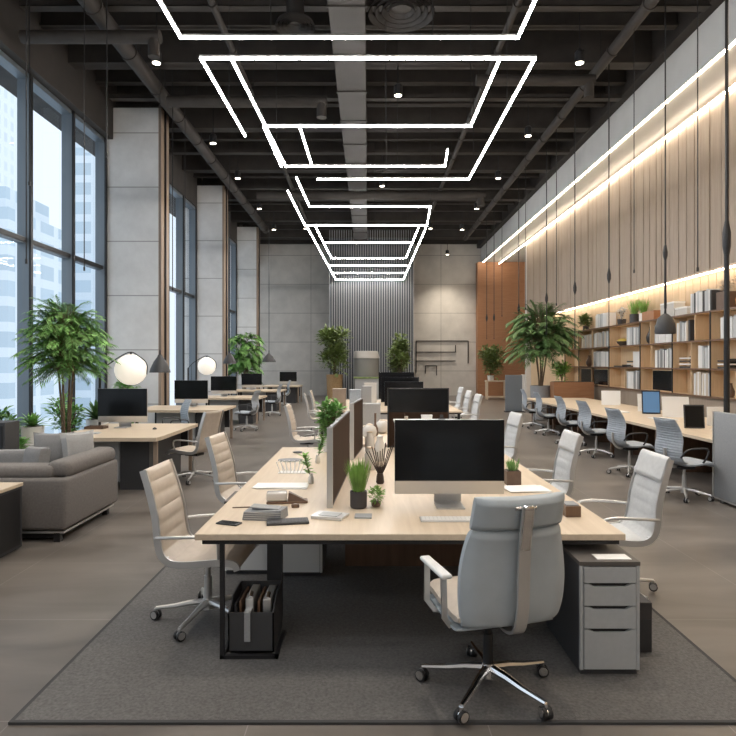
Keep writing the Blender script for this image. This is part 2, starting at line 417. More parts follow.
# left: windows between columns
cols_y = [(-1.0, -0.5), (7.55, 8.05), (14.6, 15.1), (21.0, 21.5), (27.4, 27.9)]
for i, (a, b) in enumerate(cols_y):
    c = struct(G().box(-6.5, -5.1, a, b, 0, ZC).build('column', 'column'), None, None)
    struct(c, ['concrete column behind the viewer', 'concrete column beside the lounge windows', 'nearest tall concrete column in view, left', 'second tall concrete column from the viewer', 'third concrete column, beside the far wall'][i], 'column')
    G().box(-5.1, -5.03, a+0.0, b+0.06, 0, ZC).build('wood_cladding', 'clad_wood', c)
    G().box(-5.03, -4.99, a+0.22, a+0.27, 0, ZC).build('black_rail', 'black', c)  # thin black rail running up the cladding
bays = [(YN, -1.0), (-0.5, 7.55), (8.05, 14.6), (15.1, 21.0), (21.5, 27.4), (27.9, YB)]
for i, (a, b) in enumerate(bays):
    w = bpy.data.objects.new('window_%d' % (i+1), None); C.objects.link(w)
    struct(w, ['window bay behind the viewer', 'window bay beside the viewer', 'tall window bay by the sofa and the bushy plant', 'window bay between the first two columns', 'window bay between second and third columns', 'last window bay beside the far wall'][i], 'window')
    w['category'] = 'window'
    XL = -6.5 if i < 3 else -6.14
    g = G(); n = max(1, round((b-a)/1.64)); st = (b-a)/n; cap = G()
    for k in range(n+1):
        yy = min(max(a + k*st, a+0.04), b-0.04)
        g.box(XL-0.1, XL+0.12, yy-0.04, yy+0.04, 0, 7.19)
        cap.box(XL+0.12, XL+0.16, yy-0.035, yy+0.035, 0, 7.19)
    g.box(XL-0.08, XL+0.06, a, b, 4.0, 4.12); g.box(XL-0.1, XL+0.12, a, b, 0, 0.12); g.box(XL-0.1, XL+0.12, a, b, 7.1, 7.19)
    cap.box(XL+0.06, XL+0.09, a, b, 4.02, 4.10)
    g.build('window_frame', 'mullion', w); cap.build('frame_cap', 'black', w)
    G().box(XL-0.02, XL, a, b, 0.1, 7.15).build('pane', 'glass', w)
XL = -6.5
for i in (3, 4, 5): struct(G().box(-6.24, -5.98, bays[i][0], bays[i][1], 7.19, 8.75).build('trim_window_head', 'beam'), 'dark beam above the window bays beyond the nearest column', 'beam')
struct(G().box(-7.2, -6.2, YN, YB, 7.19, 8.75).build('trim_window_head', 'beam'), 'dark beam running above the tall windows', 'beam')
# LED strips in the coves
def strip(name, label, x0, x1, y0, y1, z0, z1, lm='cove'):
    t = empty(name, ((x0+x1)/2, (y0+y1)/2, z0), label, 'light strip')
    G().box(-(x1-x0)/2, (x1-x0)/2, -(y1-y0)/2, (y1-y0)/2, 0, z1-z0).build('diffuser', lm, t)
    G().box(-(x1-x0)/2, (x1-x0)/2, -(y1-y0)/2, (y1-y0)/2, z1-z0, z1-z0+0.01).build('channel', 'silver', t)
strip('cove_light', 'warm light strip along the lower edge of the pale bulkhead', XB+0.0, XB+0.035, YN+0.1, YB-0.6, 7.075, 7.105)
strip('cove_light', 'warm light strip along the very top of the board wall', XR-0.07, XR-0.035, YN+0.1, YB-0.6, 7.00, 7.03)
strip('cove_light', 'warm light strip running just above the bookcase', XR+0.06, XR+0.10, YN+0.1, 26.4, 3.61, 3.64, 'shelf_led')
# rug
rug = empty('rug', (0.14, 5.9, 0), 'large grey textured rug under the main bench desk', 'rug')
G().box(-1.86, 1.86, -2.98, 1.36, 0, 0.012).build('pile', 'rug', rug)
g = G(); g.box(-1.88, 1.88, -3.0, -2.98, 0, 0.013); g.box(-1.88, -1.86, -2.98, 1.36, 0, 0.013); g.box(1.86, 1.88, -2.98, 1.36, 0, 0.013); g.box(-1.88, 1.88, 1.36, 1.38, 0, 0.013)
g.build('binding', 'rug_edge', rug)

# ------------------------------------------------------------------ outside
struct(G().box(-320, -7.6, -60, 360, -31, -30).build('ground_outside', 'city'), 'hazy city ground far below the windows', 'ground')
def tower(x0, x1, y0, y1, z1, m, label):
    t = empty('office_tower', ((x0+x1)/2, (y0+y1)/2, -30), label, 'building', 'hazy towers beyond the windows')
    w, d = (x1-x0)/2, (y1-y0)/2
    G().box(-w, w, -d, d, 0, z1+30).build('facade', m, t)
    G().box(-w*0.7, w*0.7, -d*0.7, d*0.7, z1+30, z1+33).build('roof_plant', m, t)
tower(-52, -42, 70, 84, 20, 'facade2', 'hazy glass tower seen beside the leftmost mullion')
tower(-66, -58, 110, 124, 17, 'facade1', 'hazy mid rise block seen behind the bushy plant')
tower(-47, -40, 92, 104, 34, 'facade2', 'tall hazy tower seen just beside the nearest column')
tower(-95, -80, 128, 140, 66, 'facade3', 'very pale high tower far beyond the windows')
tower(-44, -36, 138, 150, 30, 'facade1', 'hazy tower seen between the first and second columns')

# ------------------------------------------------------------------ chairs
def star_base(t, leg_mat, r=0.31, rot=0.0, col_mat='chrome', top=0.43):
    G().cyl((0,0,0.075), (0,0,0.30), 0.028, 0.026).cyl((0,0,0.30), (0,0,top-0.03), 0.018).build('gas_column', 'black' if col_mat == 'black' else col_mat, t, True)
    G().cyl((0,0,0.070), (0,0,0.145), 0.042, 0.034, 20).build('hub', leg_mat, t, True)
    G().box(-0.09, 0.09, -0.13, 0.10, top-0.045, top-0.005, 0.012).build('tilt_mechanism', 'black', t, True)
    for k in range(5):
        a = rot + 2*PI*k/5; c, s = math.cos(a), math.sin(a)
        pts = [(c*q, s*q, z) for q, z in ((0.02, 0.118), (0.12, 0.110), (0.22, 0.092), (r, 0.078))]
        lg = G(); lg.tube(pts, [0.024, 0.021, 0.017, 0.013], 8)
        lo = lg.build('leg', leg_mat, t, True)
        cx, cy = c*r, s*r; ca = a + 1.1
        d = Vector((math.cos(ca), math.sin(ca), 0)); ctr = Vector((cx, cy, 0.032)) + Vector((-d.y, d.x, 0))*0.0
        g = G()
        for sd in (-1, 1): g.cyl(ctr + d*sd*0.006, ctr + d*sd*0.024, 0.031, 0.031, 16)
        g.build('caster', 'black', lo, True)
        g = G(); g.cyl(ctr - d*0.027 + Vector((0,0,0.004)), ctr + d*0.027 + Vector((0,0,0.004)), 0.024, 0.024, 14); g.cyl((cx, cy, 0.045), (cx, cy, 0.078), 0.012)
        g.build('caster_hub', leg_mat, lo, True)

def exec_chair(label, loc, rz, group, front='leather_cream', rim='silver', name='office_chair', back_mat=None, amp=0.012, pad=False):
    t = empty(name, loc, label, 'chair', group, rz)
    prof = [(0.275,0.425),(0.255,0.462),(0.18,0.475),(0.05,0.465),(-0.08,0.455),(-0.175,0.465),(-0.235,0.52),(-0.258,0.62),(-0.272,0.74),(-0.300,0.86),(-0.332,0.97),(-0.365,1.070)]
    seat, back = prof[:6], prof[4:]
    G().sling(seat, lambda u: 0.50-0.04*(1-u)**3, 0.055, 3, 0.010, 0.0, n=30).build('seat', front, t, True)
    G().sling(back, lambda u: 0.49-0.06*u**2, 0.045, 7, amp, 0.12, n=70).build('backrest', front, t, True)
    if pad: G().sling([(-0.290,0.895),(-0.314,0.96),(-0.336,1.03),(-0.358,1.085)], lambda u: 0.465-0.02*u, 0.075, n=24).build('headrest', front, t, True)
    if back_mat:
        G().sling([(y-0.03*(1 if z > 0.5 else 0), z-(0.03 if z < 0.5 else 0)) for y, z in back], lambda u: 0.47-0.06*u**2, 0.012, n=40).build('back_shell', back_mat, t, True)
    P = spline([(0,)+p for p in prof], 40)
    for sx in (-1, 1):
        G().tube([(sx*(0.252-0.030*max(0, (p.z-0.6)/0.5)), p.y, p.z-0.002) for p in P], 0.018, w=0.044).build('side_frame', rim, t, True)
        A = spline([(sx*0.262,-0.262,0.630),(sx*0.285,-0.12,0.642),(sx*0.287,0.06,0.646),(sx*0.285,0.145,0.625),(sx*0.272,0.155,0.54),(sx*0.20,0.13,0.445),(sx*0.10,0.06,0.425)], 30)
        G().tube(A, 0.0115, 8).build('armrest', 'silver', t, True)
    G().tube([(-0.25,-0.20,0.49),(0,-0.215,0.47),(0.25,-0.20,0.49)], 0.012).build('cross_bar', 'silver', t, True)
    star_base(t, 'silver', 0.355, rot=1.05, col_mat='silver')
    return t

def mesh_chair(label, loc, rz, group):
    t = empty('task_chair', loc, label, 'chair', group, rz)
    seat = [(0.25,0.43),(0.225,0.468),(0.12,0.472),(-0.02,0.462),(-0.15,0.465)]
    back = [(-0.15,0.47),(-0.225,0.50),(-0.262,0.58),(-0.262,0.68),(-0.245,0.78),(-0.262,0.89),(-0.315,1.00),(-0.335,1.03)]
    G().sling(seat, lambda u: 0.48, 0.055, n=24).build('seat', 'mesh_blue', t, True)
    G().sling(back, lambda u: 0.40+0.09*math.sin(PI*min(1, 0.15+u*0.85))-0.03*u, 0.03, 15, 0.012, 0.2, n=120, wrap=0.02, back=True).build('backrest', 'mesh_blue', t, True)
    for sx in (-1, 1):
        A = spline([(sx*0.22,-0.25,0.56),(sx*0.275,-0.20,0.66),(sx*0.285,-0.02,0.678),(sx*0.283,0.10,0.66),(sx*0.265,0.10,0.56),(sx*0.19,0.08,0.44)], 26)
        G().tube(A, 0.012, 8).build('armrest', 'charcoal', t, True)
    G().tube(spline([(0,-0.04,0.42),(0,-0.20,0.43),(0,-0.285,0.52),(0,-0.295,0.66)], 14), 0.022, 8).build('back_support', 'silver', t, True)
    star_base(t, 'silver', rot=0.6, col_mat='silver')
    return t

# front chair, seen from behind
t = empty('executive_chair', (0.64, 3.20, 0.012), 'big blue grey leather chair seen from behind at the near end of the bench', 'chair', None, math.radians(15))
seat = [(0.28,0.42),(0.265,0.470),(0.18,0.488),(0.02,0.478),(-0.13,0.468),(-0.20,0.478)]
G().sling(seat, lambda u: 0.52-0.05*(1-u)**3, 0.085, n=30, m=12).build('seat', 'leather_cream', t, True)
G().sling([(y, z-0.052) for y, z in seat], lambda u: 0.53-0.05*(1-u)**3, 0.028, n=30, m=12).build('seat_shell', 'leather_grey', t, True)
low = [(-0.215,0.435),(-0.235,0.52),(-0.245,0.64),(-0.250,0.76),(-0.262,0.86),(-0.281,0.925)]
head = [(-0.284,0.932),(-0.298,0.98),(-0.314,1.04),(-0.328,1.092)]
G().sling(low, lambda u: 0.475+0.12*math.sin(PI*min(1, 0.10+0.80*u))**0.8 - 0.045*u, 0.085, n=40, m=14, wrap=0.025).build('backrest', 'leather_grey', t, True)
G().sling(head, lambda u: 0.492-0.014*u, 0.078, n=24, m=14, wrap=0.025).build('headrest', 'leather_grey', t, True)
sp = spline([(0.0,-0.10,0.405),(0.0,-0.20,0.395),(0.0,-0.285,0.43),(0.0,-0.325,0.54),(0.0,-0.335,0.70),(0.0,-0.345,0.86),(0.0,-0.372,1.00),(0.0,-0.378,1.055)], 40)
G().tube(sp, 0.062, w=0.014).build('spine', 'silver', t, True)
G().tube(sp[28:], 0.046, w=0.022).build('spine_grip', 'chrome', t, True)
g = G(); g.box(-0.026, 0.026, -0.392, -0.330, 1.040, 1.062, 0.006); g.cyl((-0.055,-0.352,1.045), (0.055,-0.352,1.045), 0.012, 0.012, 12)
g.build('headrest_clamp', 'chrome', t, True)
for sx in (-1, 1):
    G().box(sx*0.300-0.030, sx*0.300+0.030, -0.16, 0.16, 0.664, 0.690, 0.012, 3).build('arm_pad', 'white', t, True)
    g = G(); g.tube([(sx*0.30,0.12,0.668),(sx*0.30,0.125,0.46),(sx*0.27,0.10,0.415),(sx*0.10,0.06,0.405)], 0.030, w=0.014)
    g.tube([(sx*0.30,-0.11,0.668),(sx*0.298,-0.12,0.46),(sx*0.26,-0.10,0.410),(sx*0.10,-0.06,0.402)], 0.030, w=0.014)
    g.build('arm_frame', 'silver', t, True)
for c_ in t.children:
    if c_.name.split('.')[0] in ('backrest', 'headrest', 'spine', 'spine_grip', 'headrest_clamp'): c_.location.x = 0.022
star_base(t, 'chrome', 0.355, rot=0.12, col_mat='black', top=0.42)
g = G(); g.tube([(0.05,0.0,0.41),(0.20,0.02,0.40),(0.24,0.02,0.395)], 0.008); g.build('tilt_lever', 'black', t, True)

RZ_R, RZ_L = -PI/2, PI/2          # facing right (+x) / facing left (-x)
gl = 'cream chairs along the left side of the bench'
ch = exec_chair('cream ribbed leather chair nearest the viewer, pulled up to left of bench', (-1.09, 4.09, 0.012), RZ_R-0.05, gl)
dup(ch, (-1.13, 5.80, 0.012), RZ_R-0.12, 'cream ribbed leather chair second from the viewer, left of bench')
dup(ch, (-1.02, 10.2, 0), RZ_R-0.05, 'cream chair third from the viewer, left of bench beside the low metal table')
dup(ch, (-1.12, 13.9, 0), RZ_R+0.1, 'cream chair at left of far table, nearer of its two')
dup(ch, (-1.15, 15.6, 0), RZ_R, 'cream chair at left of far table, farther of its two')
dup(ch, (-2.60, 8.95, 0), RZ_L-0.35, 'cream chair with looped arms at the end of the nearest window desk')
cw = exec_chair('white fabric chair nearest the viewer, right of the bench behind drawers', (1.83, 4.55, 0.012), RZ_L-0.02, 'white chairs along the right side of the bench', 'fabric_white', 'silver', amp=0.006, pad=True)
dup(cw, (1.68, 5.95, 0.012), RZ_L, 'white fabric chair second from the viewer, right of the bench')
dup(cw, (1.72, 8.3, 0.0), RZ_L+0.1, 'white fabric chair third from the viewer, beyond the main monitor')
dup(cw, (2.12, 13.3, 0), RZ_L+0.1, 'white chair at right corner of the far table')
dup(cw, (2.2, 15.0, 0), RZ_L+0.1, 'white chair at right of far table, middle of three')
dup(cw, (2.35, 17.2, 0), RZ_L+0.1, 'white chair at right of far table, farthest of three')
for o_ in [o for o in C.objects if o.name.startswith('office_chair')]: o_.scale = (0.98, 0.98, 0.975)
gm = 'task chairs along the right wall desk'
mc = mesh_chair('ribbed blue grey task chair beside the grey felt partition', (4.10, 7.78, 0), RZ_R+0.25, gm)
for i, (x, y, l) in enumerate([(4.12, 9.45, 'second ribbed blue grey task chair from the felt partition'), (4.30, 11.3, 'third ribbed blue grey task chair from the felt partition'),
                 (4.38, 12.9, 'fourth ribbed blue grey task chair from the felt partition'), (4.42, 14.7, 'fifth ribbed blue grey task chair, near the tall palm'), (4.5, 16.3, 'farthest ribbed blue grey task chair, near the tall palm')]):
    dup(mc, (x, y, 0), RZ_R+0.2-0.06*i, l)
gd = 'task chairs at the window desks'
dup(mc, (-3.75, 11.5, 0), RZ_L+0.6, 'pale blue task chair behind the nearest window desk', gd)
dup(mc, (-3.15, 15.6, 0), RZ_L-0.2, 'task chair in front of the third window desk', gd)
dup(mc, (-3.2, 20.0, 0), RZ_L-0.1, 'task chair in front of the fourth window desk', gd)
dup(mc, (-3.5, 24.6, 0), RZ_L+0.3, 'task chair in front of the farthest window desk', gd)

# ------------------------------------------------------------------ bench desk
ZT = 0.755
t = empty('bench_desk', (0.25, 3.49, 0.012), 'long pale oak bench desk with black frame on the rug', 'desk')
G().box(-1.26, 1.25, 0, 3.60, 0.705, 0.743, 0.004).build('desk_top', 'desk', t)
g = G(); g.box(-1.22, 1.22, 0.02, 0.05, 0.678, 0.705); g.box(-1.22, 1.22, 3.55, 3.58, 0.678, 0.705)
for x in (-1.21, 1.18): g.box(x, x+0.03, 0.05, 3.55, 0.678, 0.705)
g.build('under_frame', 'black', t)
def sled(x0, y0, wd):
    g = G(); g.box(x0, x0+0.025, y0, y0+0.025, 0, 0.68); g.box(x0, x0+wd, y0, y0+0.025, 0, 0.02); g.box(x0+wd-0.02, x0+wd, y0, y0+0.34, 0, 0.02)
    g.box(x0, x0+0.02, y0, y0+0.34, 0, 0.02)
    return g.build('sled_leg', 'black', t)
sled(-1.12, 0.03, 0.34)
G().box(-0.93, -0.83, 0.55, 0.60, 0, 0.68).build('leg', 'charcoal', t)
G().box(-0.93, -0.83, 2.95, 3.00, 0, 0.68).build('leg', 'charcoal', t)
G().box(1.10, 1.18, 2.95, 3.00, 0, 0.68).build('leg', 'charcoal', t)
G().box(1.10, 1.18, 0.75, 0.80, 0, 0.68).build('leg', 'charcoal', t)
G().box(-0.44, 1.05, 1.50, 1.53, 0.05, 0.68).build('modesty_panel', 'brown_wood', t)
G().box(-0.20, 0.9, 0.25, 0.45, 0.62, 0.678, 0.005).build('cable_tray', 'charcoal', t)

def pedestal(label, loc, w, d, h, body='charcoal', fronts=(0.14, 0.19, 0.19, 0.34), front_mat='drawer', rz=0):
    t = empty('drawer_pedestal', loc, label, 'drawer unit', None, rz)
    g = G(); g.box(-w/2, w/2, 0.02, d, 0.03, h-0.022); g.box(-w/2+0.01, w/2-0.01, 0.02, d-0.02, 0, 0.03)
    g.build('body', body, t); G().box(-w/2-0.001, w/2+0.001, -0.001, d+0.001, h-0.022, h).build('top_board', 'top_lam', t)
    for xa in (-w/2+0.002, w/2-0.02): G().box(xa, xa+0.018, 0.0, 0.03, 0.032, h-0.024).build('face_frame', front_mat, t)
    tot = sum(fronts); z = h-0.026; H = h-0.026-0.034
    for i, f in enumerate(fronts):
        hh = H*f/tot; z0, z1 = z-hh+0.003, z-0.003
        x0, x1 = -w/2+0.024, w/2-0.024; ww = x1-x0
        g = G(); nt = 0.016 if i else 0.0
        # front panel with a trapezoid finger notch in its top edge
        pts = [(x0,z0),(x1,z0),(x1,z1)]
        if nt: pts += [(x0+ww*0.92,z1),(x0+ww*0.80,z1-nt),(x0+ww*0.20,z1-nt),(x0+ww*0.08,z1)]
        pts += [(x0,z1)]
        a = [g.bm.verts.new((p[0], -0.004, p[1])) for p in pts]; b = [g.bm.verts.new((p[0], 0.014, p[1])) for p in pts]
        g.bm.faces.new(a); g.bm.faces.new(b[::-1])
        for k in range(len(a)): g.bm.faces.new((a[k], a[(k+1)%len(a)], b[(k+1)%len(a)], b[k]))
        dr = g.build('drawer', front_mat, t)
        if nt:
            G().box(x0+ww*0.1, x0+ww*0.9, 0.0145, 0.018, z1-nt-0.004, z1+0.004).build('finger_recess', 'black', dr)
        z -= hh
    return t
pedestal('grey four drawer pedestal with charcoal top at near right corner of bench', (1.345, 3.335, 0.012), 0.335, 0.68, 0.633)
t = empty('paper_sheet', (1.385, 3.40, 0.645), 'white sheet lying on top of the drawer pedestal', 'paper')
G().box(-0.095, 0.095, -0.03, 0.06, 0, 0.004).build('sheets', 'paper', t)
# low dark box behind the pedestal
t = empty('storage_box', (1.62, 3.60, 0.012), 'low dark brown box on the rug beside the drawer pedestal', 'box')
G().box(-0.075, 0.085, 0, 0.52, 0, 0.30, 0.004).build('box_body', 'pot_dark', t); G().box(-0.068, 0.078, -0.006, 0.0, 0.02, 0.20, 0.002).build('front_panel', 'shade', t)
pedestal('pale grey cabinet hung with dark cables under the bench desk', (-0.55, 4.88, 0.012), 0.36, 0.5, 0.60, 'charcoal', (1.0,), 'white')
pedestal('pale grey cabinet farther back under the left side of bench', (-0.98, 4.93, 0.012), 0.40, 0.40, 0.60, 'charcoal', (1.0,), 'white')
random.seed(5)
g = G()
for k in range(7):
    x = -0.72; z = 0.36+0.035*k; pts = []
    for j in range(5): pts.append((x+j*0.075+random.uniform(-.01,.01), 4.862, z+random.uniform(-.03,.03)))
    g.tube(spline(pts, 14), 0.006, 5)
tag(g.build('cable_bundle', 'black', None, True), 'tangle of thin black cables across the pale cabinet under the bench', 'cable')
# magazine box
t = empty('magazine_bin', (-0.695, 3.56, 0.034), 'dark open bin of folders standing in the black sled leg', 'bin')
g = G(); g.box(-0.135, 0.135, 0, 0.008, 0, 0.235); g.box(-0.135, 0.135, 0.34, 0.348, 0, 0.30); g.box(-0.135, 0.135, 0, 0.348, 0, 0.008)
for x in (-0.135, 0.127):
    a = [g.bm.verts.new(p) for p in ((x,0,0),(x,0.348,0),(x,0.348,0.30),(x,0.12,0.30),(x,0,0.235))]
    b = [g.bm.verts.new(v.co + Vector((0.008,0,0))) for v in a]
    g.bm.faces.new(a); g.bm.faces.new(b[::-1])
    for k in range(5): g.bm.faces.new((a[k], a[(k+1)%5], b[(k+1)%5], b[k]))
g.build('bin_body', 'charcoal', t)
fd = None
for i, (x, m, hh, l) in enumerate([(-0.105,'book_dark',0.25,'black folder at left end of the folder bin'),(-0.075,'brown_wood',0.27,'brown folder in the folder bin'),(-0.020,'silver',0.285,'silver binder standing in the middle of the folder bin'),
                      (0.035,'brown_wood',0.27,'brown folder between the two silver binders'),(0.085,'silver',0.28,'silver binder at right end of the folder bin')]):
    f = empty('folder', (-0.695+x, 3.62, 0.044), l, 'folder', 'folders in the bin under the bench')
    w = 0.05 if m == 'silver' else 0.014
    G().box(-w/2, w/2, 0, 0.24, 0, hh, 0.006 if m == 'silver' else 0.002).build('cover', m, f)
    if m == 'silver': G().cyl((0, 0.02, hh-0.002), (0, 0.06, hh+0.016), 0.014).build('ring', 'chrome', f, True)
t = empty('hanging_tag', (-0.715, 3.552, 0.10), 'blue grey strap hanging over the front of folder bin', 'tag')
G().box(-0.018, 0.018, -0.004, 0.004, 0, 0.17, 0.002).build('strap', 'partition', t); G().box(-0.020, 0.020, -0.004, 0.07, 0.17, 0.176, 0.002).build('fold', 'silver', t)

# dividers on the bench
def divider(name, label, p0, p1, z0, z1, mt, frame, cat='desk divider', lower=None, zs=None):
    a, b = Vector((*p0, 0)), Vector((*p1, 0)); L = (b-a).length; ang = math.atan2(b.y-a.y, b.x-a.x)
    t = empty(name, (a.x, a.y, z0), label, cat, None, ang); h = z1-z0
    if lower:
        G().box(0.012, L-0.012, -0.014, 0.014, zs-z0, h-0.012).build('upper_panel', mt, t); G().box(0.012, L-0.012, -0.014, 0.014, 0.012, zs-z0).build('lower_panel', lower, t)
    else: G().box(0.012, L-0.012, -0.012, 0.012, 0.012, h-0.012).build('panel', mt, t)
    g = G(); g.box(L-0.012, L, -0.015, 0.015, 0, h); g.box(0, L, -0.015, 0.015, h-0.012, h); g.box(0, L, -0.015, 0.015, 0, 0.012)
    g.build('edge_frame', 'pot_dark', t); G().box(-0.006, 0.012, -0.020, 0.020, 0, h).build('end_trim', frame, t)
    return t
divider('desk_divider', 'brown desk divider with silver edge standing behind the grass pot', (-0.262, 4.12), (-0.185, 5.60), ZT, 1.305, 'divider_wood', 'silver')
divider('desk_divider', 'smaller brown desk divider farther along the bench', (-0.165, 6.15), (-0.075, 7.05), ZT, 1.335, 'divider_wood', 'silver')
divider('desk_divider', 'black topped divider across the far end of bench behind the monitor', (0.235, 7.08), (0.955, 7.08), ZT, 1.455, 'screen', 'black', lower='divider_wood', zs=1.17)

# monitors
def monitor(label, loc, w, rz=0, group=None, h=0.602, chin=0.092, bot=0.086, name='computer_monitor', casing='silver'):
    t = empty(name, loc, label, 'monitor', group, rz)
    G().box(-w/2, w/2, -0.012, 0.014, bot, h, 0.006, 2).build('casing', casing, t, True)
    G().box(-w/2+0.001, w/2-0.001, -0.016, -0.010, bot+chin, h-0.001, 0.002).build('screen', 'screen', t)
    g = G(); g.tube([(0, 0.015, bot+0.16), (0, 0.06, bot+0.06), (0, 0.10, 0.012), (0, 0.08, 0.005), (0, -0.10, 0.005)], 0.19, w=0.009)
    g.build('stand', casing, t)
    g = G(); g.box(-w/2+0.02, w/2-0.02, 0.014, 0.030, bot+0.06, h-0.05, 0.014, 2); g.build('rear_shell', casing, t, True)
    return t
mon = monitor('large black screen monitor with silver chin on near end of bench', (0.565, 4.17, ZT), 0.76)
gw = 'monitors on the window desks'
for x, y, l in [(-3.78, 9.25, 'black monitor on the nearest window desk under the big globe lamp'), (-4.02, 13.65, 'black monitor on the second window desk'), (-4.28, 17.8, 'black monitor on the third window desk by the second globe lamp'),
                (-4.34, 22.4, 'black monitor on the fourth window desk'), (-3.55, 26.6, 'black monitor on the farthest window desk')]:
    o = dup(mon, (x, y, ZT), 0, l, gw)
o.location.y = 26.7
gfar = 'dark monitors on the far table'
monitor('nearest dark monitor on the far table', (0.76, 12.7, ZT), 0.82, 0, gfar, h=0.60, chin=0.02, casing='black')
monitor('second dark monitor on the far table, a little taller', (0.74, 13.9, ZT), 0.88, 0, gfar, h=0.67, chin=0.02, casing='black')
monitor('farthest and tallest dark monitor on the far table', (0.72, 15.2, ZT), 0.90, 0, gfar, h=0.76, chin=0.02, casing='black')

# keyboard, mouse
t = empty('keyboard', (0.515, 3.80, ZT), 'slim white keyboard in front of the large monitor', 'keyboard')
G().box(-0.185, 0.185, -0.055, 0.055, 0, 0.010, 0.003).build('base_plate', 'silver', t)
for r in range(4):
    for k in range(13):
        if (r*13+k) % 1 == 0: pass
g = G()
for r in range(5):
    for k in range(14): g.box(-0.175+k*0.0252, -0.175+k*0.0252+0.022, -0.048+r*0.0195, -0.048+r*0.0195+0.0165, 0.010, 0.013)
g.build('keys', 'white', t)
t = empty('computer_mouse', (0.76, 3.80, ZT), 'white mouse beside the keyboard in front of the large monitor', 'mouse')
G().lathe([(0.0,0.028),(0.015,0.026),(0.027,0.016),(0.031,0.006),(0.030,0)][::-1], seg=16).build('shell', 'white', t, True)
t.scale = (1, 1.7, 1)
# phone
t = empty('smartphone', (-0.86, 3.71, ZT), 'glossy black phone lying at the near left corner of the bench', 'phone', None, -0.35)
G().box(-0.075, 0.075, -0.035, 0.035, 0, 0.010, 0.005, 3).build('case', 'black', t, True); G().box(-0.066, 0.060, -0.028, 0.028, 0.010, 0.0115).build('glass_face', 'screen', t)
# card-terminal style grey device with tablet
t = empty('desk_calculator', (-0.66, 3.84, ZT), 'grey ribbed wedge shaped case with papers on its top beside the phone', 'office device', None, -0.12)
g = G()
a = [(-0.13,-0.06,0),(0.12,-0.06,0),(0.13,0.09,0),(-0.12,0.09,0)]; 
vs = [g.bm.verts.new(p) for p in a] + [g.bm.verts.new(p) for p in [(-0.125,-0.045,0.05),(0.115,-0.045,0.065),(0.125,0.09,0.06),(-0.12,0.09,0.055)]]
for f in ((3,2,1,0),(4,5,6,7),(0,1,5,4),(1,2,6,5),(2,3,7,6),(3,0,4,7)): g.bm.faces.new([vs[i] for i in f])
g.build('case_body', 'partition', t)
g = G()
for k in range(4): g.box(-0.12, 0.115, -0.063+k*0.003, -0.050, 0.010+k*0.012, 0.014+k*0.012)
g.build('ribs', 'silver', t)
G().obox((0, 0.03, 0.068), (0.19, 0.09, 0.006), Matrix.Rotation(0.05, 4, 'Y')).build('top_sheets', 'pillow2', t)
t = empty('tablet', (-0.50, 3.735, ZT), 'thin charcoal keyboard tablet lying in front of the grey case', 'tablet', None, 0.18)
G().box(-0.13, 0.13, -0.055, 0.06, 0, 0.016, 0.004).build('case', 'charcoal', t); 
g = G()
for r in range(4):
    for k in range(11): g.box(-0.115+k*0.021, -0.115+k*0.021+0.018, -0.04+r*0.022, -0.04+r*0.022+0.018, 0.016, 0.018)
g.build('keys', 'shade', t)
# white cup lying on brown stand
t = empty('desk_tray', (-0.63, 4.27, ZT), 'brown leather pen tray with white box behind the grey case', 'tray', None, 0.12)
g = G(); g.box(-0.09, 0.20, -0.045, 0.055, 0, 0.018, 0.006); g.build('base', 'brown_wood', t)
g = G(); vs = [g.bm.verts.new(p) for p in [(0.06,-0.04,0.018),(0.19,-0.04,0.018),(0.17,0.05,0.018),(0.06,0.05,0.018),(0.065,-0.03,0.075),(0.085,-0.03,0.07),(0.08,0.04,0.07),(0.065,0.04,0.075)]]
for f in ((3,2,1,0),(4,5,6,7),(0,1,5,4),(1,2,6,5),(2,3,7,6),(3,0,4,7)): g.bm.faces.new([vs[i] for i in f])
g.build('wedge', 'pot_brown', t)
G().box(-0.09, 0.055, -0.04, 0.05, 0.018, 0.080, 0.012, 3).build('white_block', 'jar', t, True)
t = empty('pencil', (-0.80, 4.13, ZT+0.004), 'brown pencil lying in front of the brown pen tray', 'pencil', None, 0.15)
G().cyl((-0.13,0,0), (0.10,0,0), 0.0045, 0.0045, 6).build('shaft', 'pot_brown', t); G().cyl((0.10,0,0), (0.118,0,0), 0.0045, 0.0008, 6).build('tip', 'desk', t)
t = empty('eraser', (-0.50, 4.13, ZT), 'small brown block right of the brown pen tray', 'eraser', None, 0.2)
G().box(-0.027, 0.027, -0.016, 0.016, 0, 0.026, 0.006, 2).build('block', 'pot_brown', t, True); G().box(-0.01, 0.01, -0.0165, 0.0165, 0.001, 0.0265).build('sleeve', 'brown_wood', t)
def papers(label, loc, w, d, n, rz, z=0.0, m='paper', group=None):
    t = empty('paper_stack', loc, label, 'papers', group, rz); random.seed(int(abs(loc[0]*100)))
    for k in range(n):
        G().obox((random.uniform(-.02,.02), random.uniform(-.01,.01), 0.002+k*0.004), (w, d, 0.003), random.uniform(-.08,.08)).build('sheet', m, t)
    return t
papers('spread of white papers on the left side of bench behind the tray', (-0.70, 4.83, ZT), 0.40, 0.20, 3, 0.0)
papers('white papers under the rear right corner of bench beside wooden box', (1.24, 4.72, ZT), 0.30, 0.24, 3, 0.05)
t = empty('wire_holder', (-0.70, 5.45, ZT), 'white wire letter holder fanned open on left of bench', 'letter holder')
for k in range(7):
    a = -0.9+k*0.3
    G().tube([(-0.09+k*0.03, -0.04, 0.004), (-0.09+k*0.03+0.05*math.sin(a), -0.02, 0.10), (-0.06+k*0.03+0.06*math.sin(a), 0.04, 0.10), (-0.06+k*0.03, 0.05, 0.004)], 0.004, 6).build('wire', 'white', t)
